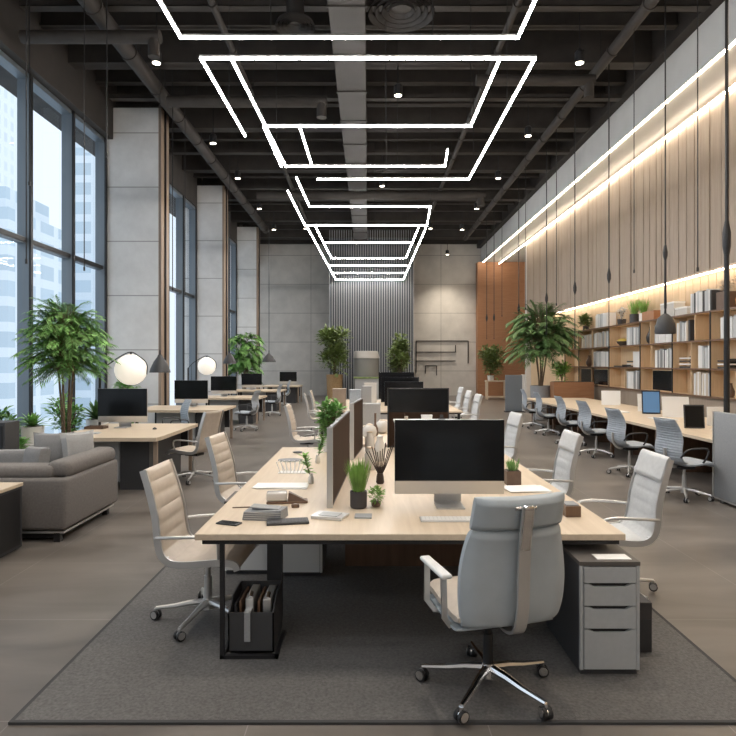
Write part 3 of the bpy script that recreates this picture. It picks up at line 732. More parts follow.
G().box(-0.11, 0.14, -0.05, 0.06, 0, 0.006).build('base', 'white', t)
t = empty('oval_tray', (-0.79, 6.10, ZT), 'flat oval grey tray at the far left of bench', 'tray')
G().lathe([(0.10,0),(0.12,0.004),(0.125,0.014),(0.115,0.014),(0.10,0.006)], seg=28).build('dish', 'partition', t, True); t.scale = (1.0, 0.75, 1)
t = empty('desk_stone', (-0.78, 6.65, ZT), 'small round grey dish at the far left corner of bench', 'dish')
G().lathe([(0.04,0),(0.055,0.006),(0.05,0.012),(0.03,0.010)], seg=20).build('dish', 'shade', t, True)
# notebooks
t = empty('notebook', (-0.245, 3.87, ZT), 'pale silver notebook lying left of the grass pot', 'notebook', None, -0.32)
G().box(-0.105, 0.105, -0.07, 0.07, 0, 0.016, 0.004).build('page_block', 'white', t); G().box(-0.108, 0.108, -0.073, 0.073, 0.016, 0.019).build('cover', 'silver', t)
G().obox((0.0, 0.0, 0.0205), (0.13, 0.09, 0.003), 0).build('inset', 'drawer', t)
t = empty('notepad', (-0.03, 3.88, ZT), 'small grey notepad lying in front of the grass pot', 'notepad', None, -0.03)
G().box(-0.055, 0.055, -0.05, 0.05, 0, 0.008, 0.002).build('page_block', 'drawer', t); G().box(-0.055, 0.055, -0.05, 0.05, 0.008, 0.010).build('cover', 'partition', t)

# ------------------------------------------------------------------ plants
def pot(t, prof, m, soil_r, soil_z, seg=24, name='pot'):
    p = G().lathe(prof, seg=seg).build(name, m, t, True)
    G().lathe([(soil_r, soil_z-0.01), (soil_r, soil_z)], seg=seg).build('soil', 'soil', t)
def grass_pot(label, loc, s=1.0, pm='pot_dark', lm='leaf_bright', n=110, sq=False, gh=0.17, spread=0.35, name='potted_grass', group=None):
    t = empty(name, loc, label, 'plant', group)
    r = 0.058*s; h = 0.115*s
    if sq: G().box(-r, r, -r, r, 0, h, 0.003).build('pot', pm, t); G().box(-r*0.85, r*0.85, -r*0.85, r*0.85, h, h+0.003).build('soil', 'soil', t)
    else: pot(t, [(r*0.85,0),(r,0.01),(r*1.02,h),(r*0.93,h),(r*0.9,h-0.012)], pm, r*0.92, h-0.004)
    g = G()
    for k in range(n):
        a = random.uniform(0, 2*PI); q = r*0.75*random.random()**0.5; l = gh*s*random.uniform(0.65, 1.1)*1.1
        d = Vector((math.cos(a)*spread*random.uniform(0.1, 1), math.sin(a)*spread*random.uniform(0.1, 1), 1))
        g.leaf(Vector((math.cos(a)*q, math.sin(a)*q, h)), d, Vector((math.cos(a), math.sin(a), 0.1)), l, 0.008*s, 0.10)
    g.build('grass_blades', lm, t, fix=False)
    return t
random.seed(11)
grass_pot('tall green grass in a dark pot beside the brown divider', (-0.065, 4.13, ZT), 1.0, gh=0.22, n=170)
grass_pot('grass in a square brown box pot right of the large monitor', (1.185, 4.92, ZT), 1.0, 'pot_brown', 'leaf', 70, True, 0.10)
def clump(g, c, r, n, l, w, seed=1, flat=1.0, up=0.3):
    random.seed(seed)
    for k in range(n):
        v = Vector((random.gauss(0,1), random.gauss(0,1), random.gauss(0,1)*flat)).normalized()*r*random.uniform(0.35,1.0)
        d = Vector((v.x+random.uniform(-.4,.4)*r, v.y+random.uniform(-.4,.4)*r, v.z*0.6+up*r))
        if d.length < 1e-4: d = Vector((0,0,1))
        g.leaf(Vector(c)+v, d, Vector((random.uniform(-.4,.4), random.uniform(-.4,.4), 1)), l*random.uniform(.6,1.2), w, 0.25, 2)
t = empty('potted_succulent', (0.055, 4.16, ZT), 'small round leafy green plant right of the grass pot', 'plant')
G().lathe([(0.022,0),(0.03,0.004),(0.034,0.035),(0.028,0.035)], seg=16).build('pot', 'pot_brown', t, True)
g = G(); clump(g, (0,0,0.085), 0.052, 190, 0.035, 0.013, 4); g.build('foliage', 'leaf_bright', t, fix=False)
def sprig(label, loc, lean, h, n, mt='leaf', seed=2):
    t = empty('leafy_sprig', loc, label, 'plant')
    G().lathe([(0.018,0),(0.024,0.01),(0.022,0.05),(0.014,0.07),(0.017,0.08),(0.010,0.08)], seg=16).build('bud_vase', 'jar', t, True)
    top = Vector((lean[0], lean[1], h))
    G().tube(spline([(0,0,0.03),(lean[0]*0.4,lean[1]*0.4,h*0.5),tuple(top)], 10), 0.004, 5).build('stem', 'stem', t)
    g = G(); random.seed(seed)
    for k in range(n):
        u = random.uniform(0.35, 1); a = random.uniform(0, 2*PI)
        g.leaf(Vector((lean[0]*u, lean[1]*u, h*u)), Vector((math.cos(a), math.sin(a), random.uniform(0.1,1))), Vector((0,0,1)), random.uniform(.05,.09), 0.028, 0.2)
    g.build('leaves', mt, t, fix=False)
sprig('sprig of pale leaves in small vase left of brown divider', (-0.47, 4.95, ZT), (-0.06, 0.05), 0.22, 34, 'leaf_bright')
sprig('second sprig of leaves in small vase farther along left side of bench', (-0.50, 5.95, ZT), (0.05, 0.02), 0.26, 60, 'leaf', 3)
# dark reeds
t = empty('reed_vase', (0.10, 4.95, ZT), 'dark reeds fanned out in a small vase left of the large monitor', 'vase')
G().lathe([(0.026,0),(0.034,0.012),(0.030,0.06),(0.024,0.085),(0.020,0.085)], seg=16).build('vase_body', 'twig', t, True)
g = G(); random.seed(8)
for k in range(11):
    a = -1.0+2.0*k/10; g.tube(spline([(0,0,0.05),(0.05*a,0.01*random.uniform(-1,1),0.15),(0.115*a,random.uniform(-.03,.03),0.25+0.09*random.random())], 8), 0.0045, 5)
g.build('reeds', 'twig', t)
for i, (x, y, hgt, l) in enumerate([(0.02, 5.6, 0.20, 'pale glass jar on bench behind the dark reeds'), (0.12, 6.1, 0.24, 'taller pale glass jar on bench beyond the dark reeds'), (0.02, 6.7, 0.22, 'pale glass jar near far end of bench')]):
    t = empty('glass_jar', (x, y, ZT), l, 'jar')
    G().lathe([(0.045,0),(0.052,0.01),(0.052,hgt*0.7),(0.03,hgt*0.88),(0.03,hgt),(0.022,hgt)], seg=18).build('jar_body', 'jar', t, True)
    G().lathe([(0.033,hgt),(0.033,hgt+0.012),(0.01,hgt+0.016)], seg=18).build('lid', ['desk','silver','desk'][i], t, True)
# wooden box on right
t = empty('wooden_box', (1.325, 3.93, ZT), 'dark wooden desk box with a white card on top at right edge of bench', 'box')
G().box(-0.05, 0.05, -0.06, 0.07, 0, 0.07, 0.003).build('box_body', 'brown_wood', t); G().box(-0.04, 0.04, -0.05, 0.06, 0.07, 0.078).build('card', 'partition', t)
# organiser with things on top behind the monitor
t = empty('desk_organizer', (0.63, 6.75, ZT), 'pale document shelf standing behind the large monitor', 'organizer')
g = G(); g.box(-0.32, -0.30, -0.12, 0.16, 0, 0.33); g.box(0.30, 0.32, -0.12, 0.16, 0, 0.33); g.box(-0.30, 0.30, -0.12, 0.16, 0.15, 0.165); g.build('side_panels', 'silver', t)
G().box(-0.34, 0.34, -0.13, 0.17, 0.33, 0.352, 0.004).build('top_board', 'white', t)
t = empty('card_box', (0.66, 6.75, 1.107), 'small white card box on the document shelf', 'box'); G().box(-0.06, 0.06, -0.03, 0.03, 0, 0.055, 0.003).build('box_body', 'paper', t); G().box(-0.062, 0.062, -0.032, 0.032, 0.045, 0.060).build('lid', 'white', t)
t = empty('phone_dock', (0.83, 6.75, 1.107), 'small dark desk dock at right end of document shelf', 'dock'); G().box(-0.035, 0.035, -0.025, 0.025, 0, 0.02, 0.004).build('base', 'charcoal', t); G().obox((0, 0.01, 0.035), (0.04, 0.008, 0.05), Matrix.Rotation(-0.3, 4, 'X')).build('cradle', 'black', t)
t = empty('pen_cup', (0.43, 6.75, 1.107), 'tiny pink white pen cup at left end of document shelf', 'cup'); G().lathe([(0.016,0),(0.02,0.002),(0.022,0.045),(0.017,0.045)], seg=14).build('cup_body', 'leather_cream', t, True); G().cyl((0,0,0.005), (-0.02,0,0.075), 0.003).build('pen', 'pot_brown', t)

# middle and far tables
def table(label, x0, x1, y0, y1, m='desk', z=ZT, panel=True, name='meeting_table'):
    t = empty(name, ((x0+x1)/2, y0, 0), label, 'table'); w = (x1-x0)/2; d = y1-y0
    G().box(-w, w, 0, d, z-0.035, z, 0.004).build('table_top', m, t)
    g = G(); g.box(-w+0.02, w-0.02, 0.03, 0.06, z-0.065, z-0.035); g.box(-w+0.02, w-0.02, d-0.06, d-0.03, z-0.065, z-0.035); g.build('under_frame', 'black', t)
    for sx in (-1, 1):
        for yy in (0.06, d-0.11): G().box(sx*(w-0.07)-0.025, sx*(w-0.07)+0.025, yy, yy+0.05, 0, z-0.035).build('leg', 'black', t)
    return t
table('narrower oak table set right behind the bench desk', -0.30, 1.25, 7.35, 10.6)
table('far oak table with dark monitors beyond the bench desk', -1.02, 1.95, 12.35, 16.3)
t = empty('side_table', (-0.62, 9.6, 0), 'small black framed metal table beside the third cream chair', 'table')
G().box(-0.02, 0.5-0.22, 0, 0.6, 0.62, 0.64).build('table_top', 'pillow2', t)
for x in (-0.02, 0.255):
    for yy in (0.0, 0.575): G().box(x, x+0.025, yy, yy+0.025, 0, 0.62).build('leg', 'black', t)
random.seed(4)
for i, (x, y, w, h, m, l) in enumerate([(-0.62, 12.9, 0.28, 0.44, 'clad_wood', 'brown file box standing at near left of the far table'), (-0.28, 12.9, 0.24, 0.42, 'mesh_blue', 'blue grey file box on the far table'),
                                 (-0.02, 13.3, 0.2, 0.48, 'pillow2', 'pale file box on far table behind the blue grey one'), (0.05, 9.6, 0.3, 0.34, 'pillow2', 'pale grey file box on the narrower table'), (0.06, 14.6, 0.30, 0.52, 'jar', 'white file box farthest on the far table')]):
    t = empty('file_box', (x, y, ZT), l, 'box')
    G().box(-w/2, w/2, 0, 0.28, 0, h-0.03, 0.004).build('box_body', m, t); G().box(-w/2-0.006, w/2+0.006, -0.006, 0.286, h-0.03, h, 0.004).build('lid', m, t)
for i, (x, y, l) in enumerate([(0.02, 7.9, 'round pale jar at near end of the narrower table'), (0.20, 8.5, 'round pale jar on the narrower table beside the dark vase')]):
    t = empty('round_jar', (x, y, ZT), l, 'jar'); G().lathe([(0.04,0),(0.085,0.03),(0.10,0.09),(0.085,0.15),(0.045,0.18),(0.04,0.18)], seg=20).build('jar_body', 'jar', t, True); G().lathe([(0.046,0.18),(0.04,0.192),(0.008,0.2)], seg=18).build('lid', 'desk', t, True)
t = empty('bottle_vase', (0.10, 8.2, ZT), 'slender dark brown vase on the narrower table', 'vase'); G().lathe([(0.03,0),(0.045,0.03),(0.04,0.10),(0.016,0.16),(0.014,0.30),(0.018,0.31),(0.010,0.31)], seg=18).build('vase_body', 'pot_brown', t, True)
G().lathe([(0.0305,0.0),(0.032,0.008)], seg=18).build('foot', 'twig', t)

# ------------------------------------------------------------------ window desks
def window_desk(label, y0, xr=-2.80, xl=-4.30, d=1.9, chest=True):
    t = empty('window_desk', ((xl+xr)/2, y0, 0), label, 'desk', 'desks along the windows'); w = (xr-xl)/2
    g = G(); pts = [(-w,0),(w-0.02,0),(w,0.15),(w,d),(-w,d)]
    a = [g.bm.verts.new((p[0], p[1], ZT-0.05)) for p in pts]; b = [g.bm.verts.new((p[0], p[1], ZT)) for p in pts]
    g.bm.faces.new(a[::-1]); g.bm.faces.new(b)
    for k in range(5): g.bm.faces.new((a[k], a[(k+1)%5], b[(k+1)%5], b[k]))
    g.build('desk_top', 'desk_x', t)
    G().box(w-0.62, w-0.22, 0.30, d-0.2, 0, ZT-0.05).build('side_cabinet', 'charcoal', t)
    for yy in (0.12, d-0.18): G().box(w-0.10, w-0.05, yy, yy+0.05, 0, ZT-0.05).build('leg', 'clad_wood', t)
    G().box(-w+0.05, -w+0.10, 0.12, 0.17, 0, ZT-0.05).build('leg', 'black', t); G().box(-w+0.05, -w+0.10, d-0.17, d-0.12, 0, ZT-0.05).build('leg', 'black', t)
    if chest:
        dr = G().box(-w+0.42, w-0.64, 0.34, 0.9, 0.10, ZT-0.05).build('drawer_chest', 'drawer', t)
        G().box(-w+0.43, w-0.65, 0.325, 0.34, 0.42, ZT-0.06).build('drawer', 'drawer', dr); G().box(-w+0.43, w-0.65, 0.325, 0.34, 0.12, 0.41).build('drawer', 'drawer', dr)
    G().box(-w+0.1, w-0.14, d-0.1, d-0.07, 0.25, ZT-0.05).build('back_panel', 'charcoal', t)
    return t
for y0, l, xr, xl in [(7.98, 'nearest pale oak window desk beside the bushy plant', -2.80, -4.28), (12.65, 'second pale oak window desk beyond the nearest column', -3.10, -5.0), (17.0, 'third pale oak window desk beside the second globe lamp', -3.10, -5.0),
                (21.5, 'fourth pale oak window desk near third column', -3.10, -5.0), (25.9, 'farthest pale oak window desk against the far wall side', -2.95, -4.6)]:
    window_desk(l, y0, xr, xl, 1.9 if y0 < 9 else 1.45)
papers('flat grey papers on nearest window desk behind the sofa', (-3.98, 8.45, ZT), 0.36, 0.20, 3, 0.2, m='drawer')
t = empty('wooden_tray', (-4.10, 9.1, ZT), 'low brown wooden tray on nearest window desk at the plant side', 'tray'); G().box(-0.16, 0.12, -0.1, 0.1, 0, 0.012).build('tray_base', 'pot_brown', t)
g = G(); g.box(-0.16,-0.15,-0.1,0.1,0.012,0.04); g.box(0.11,0.12,-0.1,0.1,0.012,0.04); g.box(-0.16,0.12,-0.1,-0.09,0.012,0.04); g.box(-0.16,0.12,0.09,0.1,0.012,0.04); g.build('tray_rim', 'pot_brown', t)
t = empty('computer_mouse', (-3.20, 9.0, ZT), 'small dark mouse on the nearest window desk', 'mouse'); G().lathe([(0.030,0),(0.031,0.006),(0.027,0.018),(0.012,0.030),(0.0,0.031)], seg=16).build('shell', 'charcoal', t, True); G().box(-0.002,0.002,0.0,0.02,0.024,0.032).build('wheel', 'black', t)

# globe lamps
def globe_lamp(label, loc, gx, gz, r, px_):
    t = empty('globe_floor_lamp', loc, label, 'lamp', 'globe lamps by the windows')
    G().lathe([(0.15,0),(0.15,0.015),(0.03,0.03)], seg=24).build('base', 'black', t, True)
    G().cyl((0,0,0.02), (0,0,gz-0.05), 0.022, 0.022, 12).build('pole', 'black', t, True)
    A = spline([(0,0,gz-0.06),(gx*0.3,0,gz+0.10),(gx*0.93,0,gz+r+0.035),(gx+r*0.55,0,gz+r*0.86),(gx+r*1.03,0,gz+0.10),(gx+r*1.04,0,gz-0.08)], 30)
    G().tube(A, 0.010, 8).build('arm', 'black', t, True)
    G().cyl((0.09, 0, gz-0.55), (0.09, 0, gz+0.02), 0.006).build('cord', 'black', t)
    G().cyl((gx,0,gz+r-0.01), (gx,0,gz+r+0.045), 0.02, 0.012).build('socket', 'black', t, True)
    g = G(); n = 18
    g.lathe([(r*math.sin(PI*k/n), gz-r*math.cos(PI*k/n)) for k in range(n+1)], (gx,0,0), 32); g.build('globe_shade', 'lamp_glass', t, True)
    return t
globe_lamp('glowing round globe lamp on bent arm above nearest window desk', (-4.56, 10.2, 0), 0.53, 1.635, 0.26, 0)
globe_lamp('smaller looking glowing globe lamp beside the third window desk', (-5.02, 16.75, 0), 0.52, 1.665, 0.245, 0)

# pendants
def cone_pendant(label, x, y, zb, r, h, lit=True, group='cone pendants over the window desks', fat=False):
    t = empty('pendant_lamp', (x, y, zb), label, 'lamp', group)
    prof = [(r,0),(r*0.93,h*0.18),(r*0.60,h*0.60),(r*0.28,h*0.86),(r*0.16,h)]
    if fat: prof = [(r*0.98,0),(r,h*0.12),(r*0.92,h*0.45),(r*0.70,h*0.78),(r*0.30,h*0.95),(r*0.14,h)]
    inner = [(a-0.006, b) for a, b in prof[::-1]]; inner[0] = (0.01, h-0.01)
    G().lathe(prof + inner[1:], seg=28, caps=False).build('lamp_shade', 'shade', t, True)
    G().cyl((0,0,h-0.01), (0,0,h+0.10), 0.022, 0.014).build('socket', 'black', t, True)
    G().cyl((0,0,h+0.09), (0,0,8.75-zb), 0.009 if not fat else 0.012, None, 8).build('cord', 'black', t)
    n = 8; rb = r*0.42
    G().lathe([(rb*math.sin(PI*k/n), h*0.32-rb*math.cos(PI*k/n)) for k in range(n+1)], seg=14).build('bulb', 'lamp_glass' if lit else 'white', t, True)
    return t
cone_pendant('dark cone pendant lamp in front of the nearest column', -4.16, 12.0, 1.56, 0.205, 0.36)
cone_pendant('dark cone pendant lamp in front of the second column', -4.15, 18.0, 1.73, 0.205, 0.32)
cone_pendant('dark cone pendant lamp beside the third column', -3.30, 20.0, 1.78, 0.235, 0.30)
p = cone_pendant('charcoal bell shaped pendant hanging before the bookcase', 4.98, 10.05, 2.24, 0.165, 0.34, False, 'pendants over the right wall desk', True)
G().cyl((0,0,0.42), (0,0,1.30), 0.022, 0.018, 10).build('stem_tube', 'black', p, True)
G().lathe([(0.015,1.22),(0.035,1.30),(0.038,1.36),(0.018,1.48)], seg=14).build('cord_grip', 'black', p, True)
grp = 'slim rods hanging on cords over the right wall desk'
rods = [(5.0, 12.45, 2.10, 'slim black hanging rod before the bookcase, nearest of the row'), (5.0, 14.5, 2.15, 'slim black hanging rod just right of the palm crown'), (5.0, 16.8, 2.6, 'slim black hanging rod right above the palm crown'),
        (5.0, 19.9, 2.65, 'slim black hanging rod left of the palm crown'), (5.0, 23.8, 2.75, 'slim black hanging rod before chestnut wall, right of two'), (4.75, 24.0, 2.75, 'slim black hanging rod before chestnut wall, left of two')]
for x, y, z, l in rods:
    t = empty('hanging_rod', (x, y, z), l, 'hanging light', grp)
    kz = 3.5-z
    G().cyl((0,0,0), (0,0,kz), 0.010, None, 8).build('rod', 'black', t); G().lathe([(0.012,kz-0.1),(0.04,kz),(0.042,kz+0.08),(0.014,kz+0.22)], seg=12).build('cord_grip', 'black', t, True)
    G().cyl((0,0,kz+0.2), (0,0,8.75-z), 0.013, None, 8).build('cord', 'black', t); G().cyl((0,0,-0.05), (0,0,0.0), 0.022, 0.014, 10).build('tip', 'black', t, True)
t = empty('power_pole', (4.98, 8.33, ZT), 'thick black pole dropping from the ceiling to the right wall desk', 'pole')
G().cyl((0,0,0), (0,0,2.5), 0.040, 0.034, 14).build('pole_tube', 'black', t, True); G().lathe([(0.036,2.5),(0.055,2.62),(0.055,2.8),(0.02,3.0)], seg=14).build('cord_grip', 'black', t, True); G().cyl((0,0,2.95), (0,0,7.99), 0.022, None, 10).build('cord', 'black', t)
for i, (x, y, z, r) in enumerate([(5.0, 9.1, 3.2, .010), (4.7, 10.6, 3.4, .008), (4.9, 15.6, 3.3, .010), (4.7, 17.9, 3.4, .008), (4.6, 20.6, 3.4, .009), (-4.28, 9.05, 3.2, .008), (-4.05, 9.3, 5.0, .010), (-4.3, 13.2, 3.4, .010), (-4.3, 14.1, 3.4, .009), (-5.7, 10.1, 4.8, 0.012), (-4.1, 7.2, 3.0, .008)]):
    lab = ['thin bare cable above the right wall desk, nearest of all', 'thin bare cable between bell pendant and first hanging rod', 'thin bare cable right of the palm crown', 'thin bare cable above the palm crown', 'thin bare cable left of palm crown, before the board wall',
           'thin bare cable in front of the window at the bushy plant', 'short bare cable above the big globe lamp', 'thin bare cable just right of the nearest column', 'thin bare cable before windows beyond the nearest column', 'short dark cable near the leftmost window panes', 'thin bare cable at far left before the windows'][i]
    t = empty('hanging_cable', (x, y, z), lab, 'cable', 'bare cables hanging from the ceiling')
    G().cyl((0,0,0), (0,0,8.75-z), r, None, 6).build('wire', 'black', t); G().cyl((0,0,-0.06), (0,0,0), r*1.8, None, 8).build('end_weight', 'black', t)

# ------------------------------------------------------------------ LED line frames
ZL = 5.75
def led(label, lines, wires):
    x0, y0 = lines[0][0]
    t = empty('linear_light', (x0, y0, ZL), label, 'ceiling light', 'suspended line lights over the bench')
    g = G(); h = G()
    for pl in lines:
        for (ax, ay), (bx, by) in zip(pl, pl[1:]):
            L = math.hypot(bx-ax, by-ay); ang = math.atan2(by-ay, bx-ax); c = ((ax+bx)/2-x0, (ay+by)/2-y0)
            g.obox((c[0], c[1], 0.011), (L+0.024, 0.026, 0.022), ang); h.obox((c[0], c[1], 0.036), (L+0.032, 0.034, 0.028), ang)
    g.build('diffuser', 'led', t); h.build('housing', 'silver', t)
    for x, y in wires: G().cyl((x-x0, y-y0, 0.065), (x-x0, y-y0, 8.74-ZL), 0.006, None, 6).build('suspension_wire', 'black', t)
led('glowing line light frame nearest the viewer, running off the top', [[(-2.31,2.2),(-2.31,7.4),(1.85,7.4),(1.85,2.2),(-2.31,2.2)]], [(-2.31,3.5),(1.85,3.5),(-1.2,7.4),(0.8,7.4)])
led('wide open line light frame second from the viewer', [[(-2.17,10.6),(-2.2,7.9),(2.2,7.9),(2.2,13.1),(-1.1,13.1)]], [(-2.2,9.5),(2.2,9.5),(2.2,12.5),(0.4,13.1)])
led('inner line light square nested inside the second frame', [[(-1.77,12.24),(-1.77,10.17),(1.74,10.17),(1.74,7.98)],[(-1.80,7.98),(-1.68,12.24),(1.57,12.24),(1.50,11.3)],[(-1.16,10.2),(-1.14,12.2)]], [(-1.68,11.0),(1.74,10.17),(0.6,12.24),(0.3,10.17)])
led('line light bracket third from the viewer', [[(-1.87,14.0),(-1.84,17.5),(1.72,17.5),(1.60,15.4),(-1.5,15.4),(-1.55,13.0)]], [(-1.85,16.0),(1.6,15.4),(0.2,17.5)])
led('long line light frame reaching towards the rod screen', [[(-1.80,17.6),(-1.55,28.9),(1.70,28.9),(1.72,17.6)],[(-1.55,17.6),(-1.40,22.97),(1.45,22.97),(1.5,17.6)],[(-1.5,20.0),(1.48,20.0)],[(-1.55,24.7),(1.6,24.7)],[(-1.55,26.7),(1.6,26.7)]], [(-1.7,21.0),(1.7,21.0),(-1.6,26.0),(1.7,26.0)])

led('added unseen line light frame behind the viewer', [[(-2.3,-4.0),(-2.3,1.2),(2.3,1.2),(2.3,-4.0),(-2.3,-4.0)]], [(-2.3,-2.0),(2.3,-2.0)])  # unseen frame added behind the camera to brighten the room
# ceiling fittings
def spot(x, y, label, z=7.35, energy=140):
    t = empty('ceiling_spotlight', (x, y, z), label, 'spotlight', 'ceiling spotlights')
    G().lathe([(0.085,0.0),(0.09,0.02),(0.09,0.20),(0.05,0.24),(0.02,0.25)], seg=18).build('lamp_housing', 'black', t, True)
    G().lathe([(0.072,-0.006),(0.072,0.004)], seg=18).build('lens', 'spot_lens', t)
    G().cyl((0,0,0.24), (0,0,8.75-z), 0.012, None, 8).build('stem', 'black', t)
    ld = bpy.data.lights.new('spot_beam', 'SPOT'); ld.energy = energy; ld.color = (1.0, 0.88, 0.72); ld.spot_size = math.radians(100); ld.spot_blend = 0.9; ld.shadow_soft_size = 0.07
    lo = bpy.data.objects.new('spot_beam', ld); C.objects.link(lo); lo.parent = t; lo.location = (0, 0, -0.02)
SP = [(-3.95, y) for y in (4.4, 7.8, 11.2, 15.3, 18.2, 21.8, 25.2)] + [(3.95, y) for y in (4.4, 7.8, 11.2, 14.8, 18.2, 21.8, 25.2)] + [(0.63, 5.0), (0.63, 12.56), (0.45, 19.0), (2.6, 25), (-2.6, 25)]
for i, (x, y) in enumerate(SP):
    side = 'on the window side' if x < -3 else ('on the board wall side' if x > 3 else 'over the middle of room')
    spot(x, y, 'black ceiling spotlight %s, %s' % (side, ['one in from the viewer', 'near the first line light', 'above the nearest window desk depth', 'halfway down the room', 'past the halfway beams', 'well towards the rear', 'closest to far wall'][i % 7 if i < 14 else [0, 2, 4, 5, 6][i-14]]) + (' left' if x == -2.6 else (' right' if x == 2.6 else '')), energy=430)
spot(4.1, 31.0, 'spotlight near the far concrete wall above the line artwork', z=7.35, energy=900)
def duct(label, x, z, r, y0, y1, rect=False, cross=None):
    dm = 'duct' if rect else 'beam'
    t = empty('air_duct', (x, y0, z), label, 'duct', 'dark ducts under the ceiling')
    if rect: G().box(-r, r, 0, y1-y0, -r*0.7, r*0.7, 0.02).build('duct_run', dm, t); 
    else: G().cyl((0,0,0), (0,y1-y0,0), r, None, 20).build('duct_run', dm, t, True)
    g = G(); k = 1.0
    while k < y1-y0:
        g = G()
        if rect: g.box(-r-0.02, r+0.02, k, k+0.05, -r*0.7-0.02, r*0.7+0.02)
        else: g.tube([(0,k,0),(0,k+0.05,0)], r+0.02, 20)
        g.build('duct_band', dm, t)
        G().cyl((0, k+0.6, r*0.7), (0, k+0.6, 8.75-z), 0.008, None, 6).build('hanger', 'black', t)
        k += 1.5
duct('wide rectangular duct running down the room centre above the lights', -0.34, 7.62, 0.30, 4.0, 28.0, True)
duct('round duct running along the room above the window side', -4.6, 7.72, 0.15, 3.0, 27.0)
duct('round duct running along the room on the board wall side', 4.7, 7.75, 0.10, 3.0, 29.0)
duct('thin pipe running along the room left of the centre', -2.6, 7.75, 0.06, 3.0, 30.0)
duct('thin pipe running along the room right of the centre', 2.5, 7.75, 0.06, 3.0, 30.0)
def cross_duct(label, y, x0, x1, z, r):
    t = empty('cross_duct', (x0, y, z), label, 'duct', 'short ducts crossing the ceiling')
    G().cyl((0,0,0), (x1-x0,0,0), r, None, 18).build('duct_run', 'beam', t, True); G().lathe([(r*0.9,-0.35),(r*0.9,0)], (x1-x0-r, 0, 0), 18).build('outlet', 'beam', t, True)
cross_duct('round branch duct crossing above the sofa side', 10.4, -6.0, -3.6, 7.4, 0.11)
cross_duct('round branch duct crossing near the second frame', 13.2, -4.4, -0.9, 7.5, 0.12)
cross_duct('round branch duct crossing on the board wall side', 12.2, 2.2, 4.6, 7.5, 0.11)
cross_duct('round branch duct crossing towards the far end', 19.5, -3.6, 3.8, 7.2, 0.14)
for x, y, r, l in [(0.55, 9.9, 0.55, 'large round ceiling diffuser at top centre'), (-1.25, 10.3, 0.34, 'smaller round ceiling diffuser left of centre')]:
    t = empty('ceiling_diffuser', (x, y, 7.50), l, 'vent')
    g = G()
    for q in (1.0, 0.8, 0.6, 0.4): g.lathe([(r*q,0.06*(1-q)),(r*q,0.06*(1-q)+0.03),(r*(q-0.1),0.10+0.05*(1-q)),(r*(q-0.1)-0.01,0.09+0.05*(1-q)),(r*q-0.015,0.06*(1-q))], seg=36, caps=False)
    g.build('rings', 'duct', t, True); G().cyl((0,0,0.1), (0,0,0.8), r*0.45, None, 24).build('neck', 'duct', t, True)
for i, y in enumerate((6.2, 9.8, 13.4, 17.0, 20.6)):
    t = empty('cable_tray', (0, y+0.62, 7.90), ['black cable tray crossing nearest the viewer', 'black cable tray crossing above second line light', 'black cable tray crossing above nested square', 'black cable tray crossing above the third bracket', 'farthest black cable tray crossing the ceiling'][i], 'cable tray', 'cable trays crossing the ceiling')
    g = G(); g.box(-6.0, 5.9, -0.10, -0.085, 0, 0.09); g.box(-6.0, 5.9, 0.085, 0.10, 0, 0.09); g.box(-6.0, 5.9, -0.1, 0.1, 0, 0.012); g.build('tray', 'beam', t)
    g = G()
    for x in (-4, -1, 2, 5): g.cyl((x,0,0.05), (x,0,0.84), 0.008, None, 6)
    g.build('hangers', 'black', t)

# ------------------------------------------------------------------ rod screen, drum, wall art at the far end
t = empty('rod_screen', (0.17, 29.35, 0), 'tall screen of thin pale vertical rods at the far end', 'screen')
G().box(-2.07, 2.07, 0.16, 0.20, 0, 7.9).build('backing_panel', 'slate', t)
me = None
for k in range(36):
    x = -2.04 + k*4.08/35
    if me is None:
        r0 = G().box(-0.020, 0.020, -0.02, 0.02, 0.0, 8.25).build('rod', 'rod', t); me = r0.data; r0.location = (x, 0, 0)
    else:
        r = r0.copy(); C.objects.link(r); r.parent = t; r.location = (x, 0, 0)
t = empty('reception_drum', (-0.08, 26.2, 0), 'tall grey cylindrical stand with pale tapered top before rod screen', 'reception stand')
G().lathe([(0.55,0),(0.55,1.95),(0.52,1.96)], seg=32).build('drum_body', 'drum', t, True); G().lathe([(0.58,1.96),(0.52,2.26),(0.48,2.27)], seg=32).build('tapered_top', 'drum_top', t, True)
t = empty('reception_counter', (-0.1, 25.0, 0), 'low pale green grey counter in front of the cylindrical stand', 'counter')
G().box(-0.45, 0.95, 0, 0.5, 0, 1.10).build('counter_body', 'pillow2', t); G().box(-0.5, 1.0, -0.04, 0.54, 1.10, 1.16).build('counter_top', 'leaf_olive', t)
t = empty('wall_artwork', (4.0, YB-0.06, 1.2), 'thin dark line artwork of nested rectangles on concrete wall', 'artwork')
def frame_path(name, pts):
    g = G()
    for (a, b), (c, d) in zip(pts, pts[1:]): g.box(min(a,c)-0.02, max(a,c)+0.02, 0, 0.06, min(b,d)-0.02, max(b,d)+0.02)
    g.build(name, 'black', t)
frame_path('outer_line', [(-1.4,0.05),(-1.4,1.74),(1.4,1.74),(1.4,0.55)])
frame_path('middle_line', [(-1.4,1.14),(0.72,1.14),(0.72,1.50)])
frame_path('lower_line', [(-1.4,0.66),(0.70,0.66)])
frame_path('small_line', [(-0.9,0.0),(-0.9,0.4),(-0.3,0.4),(-0.3,-0.1)])

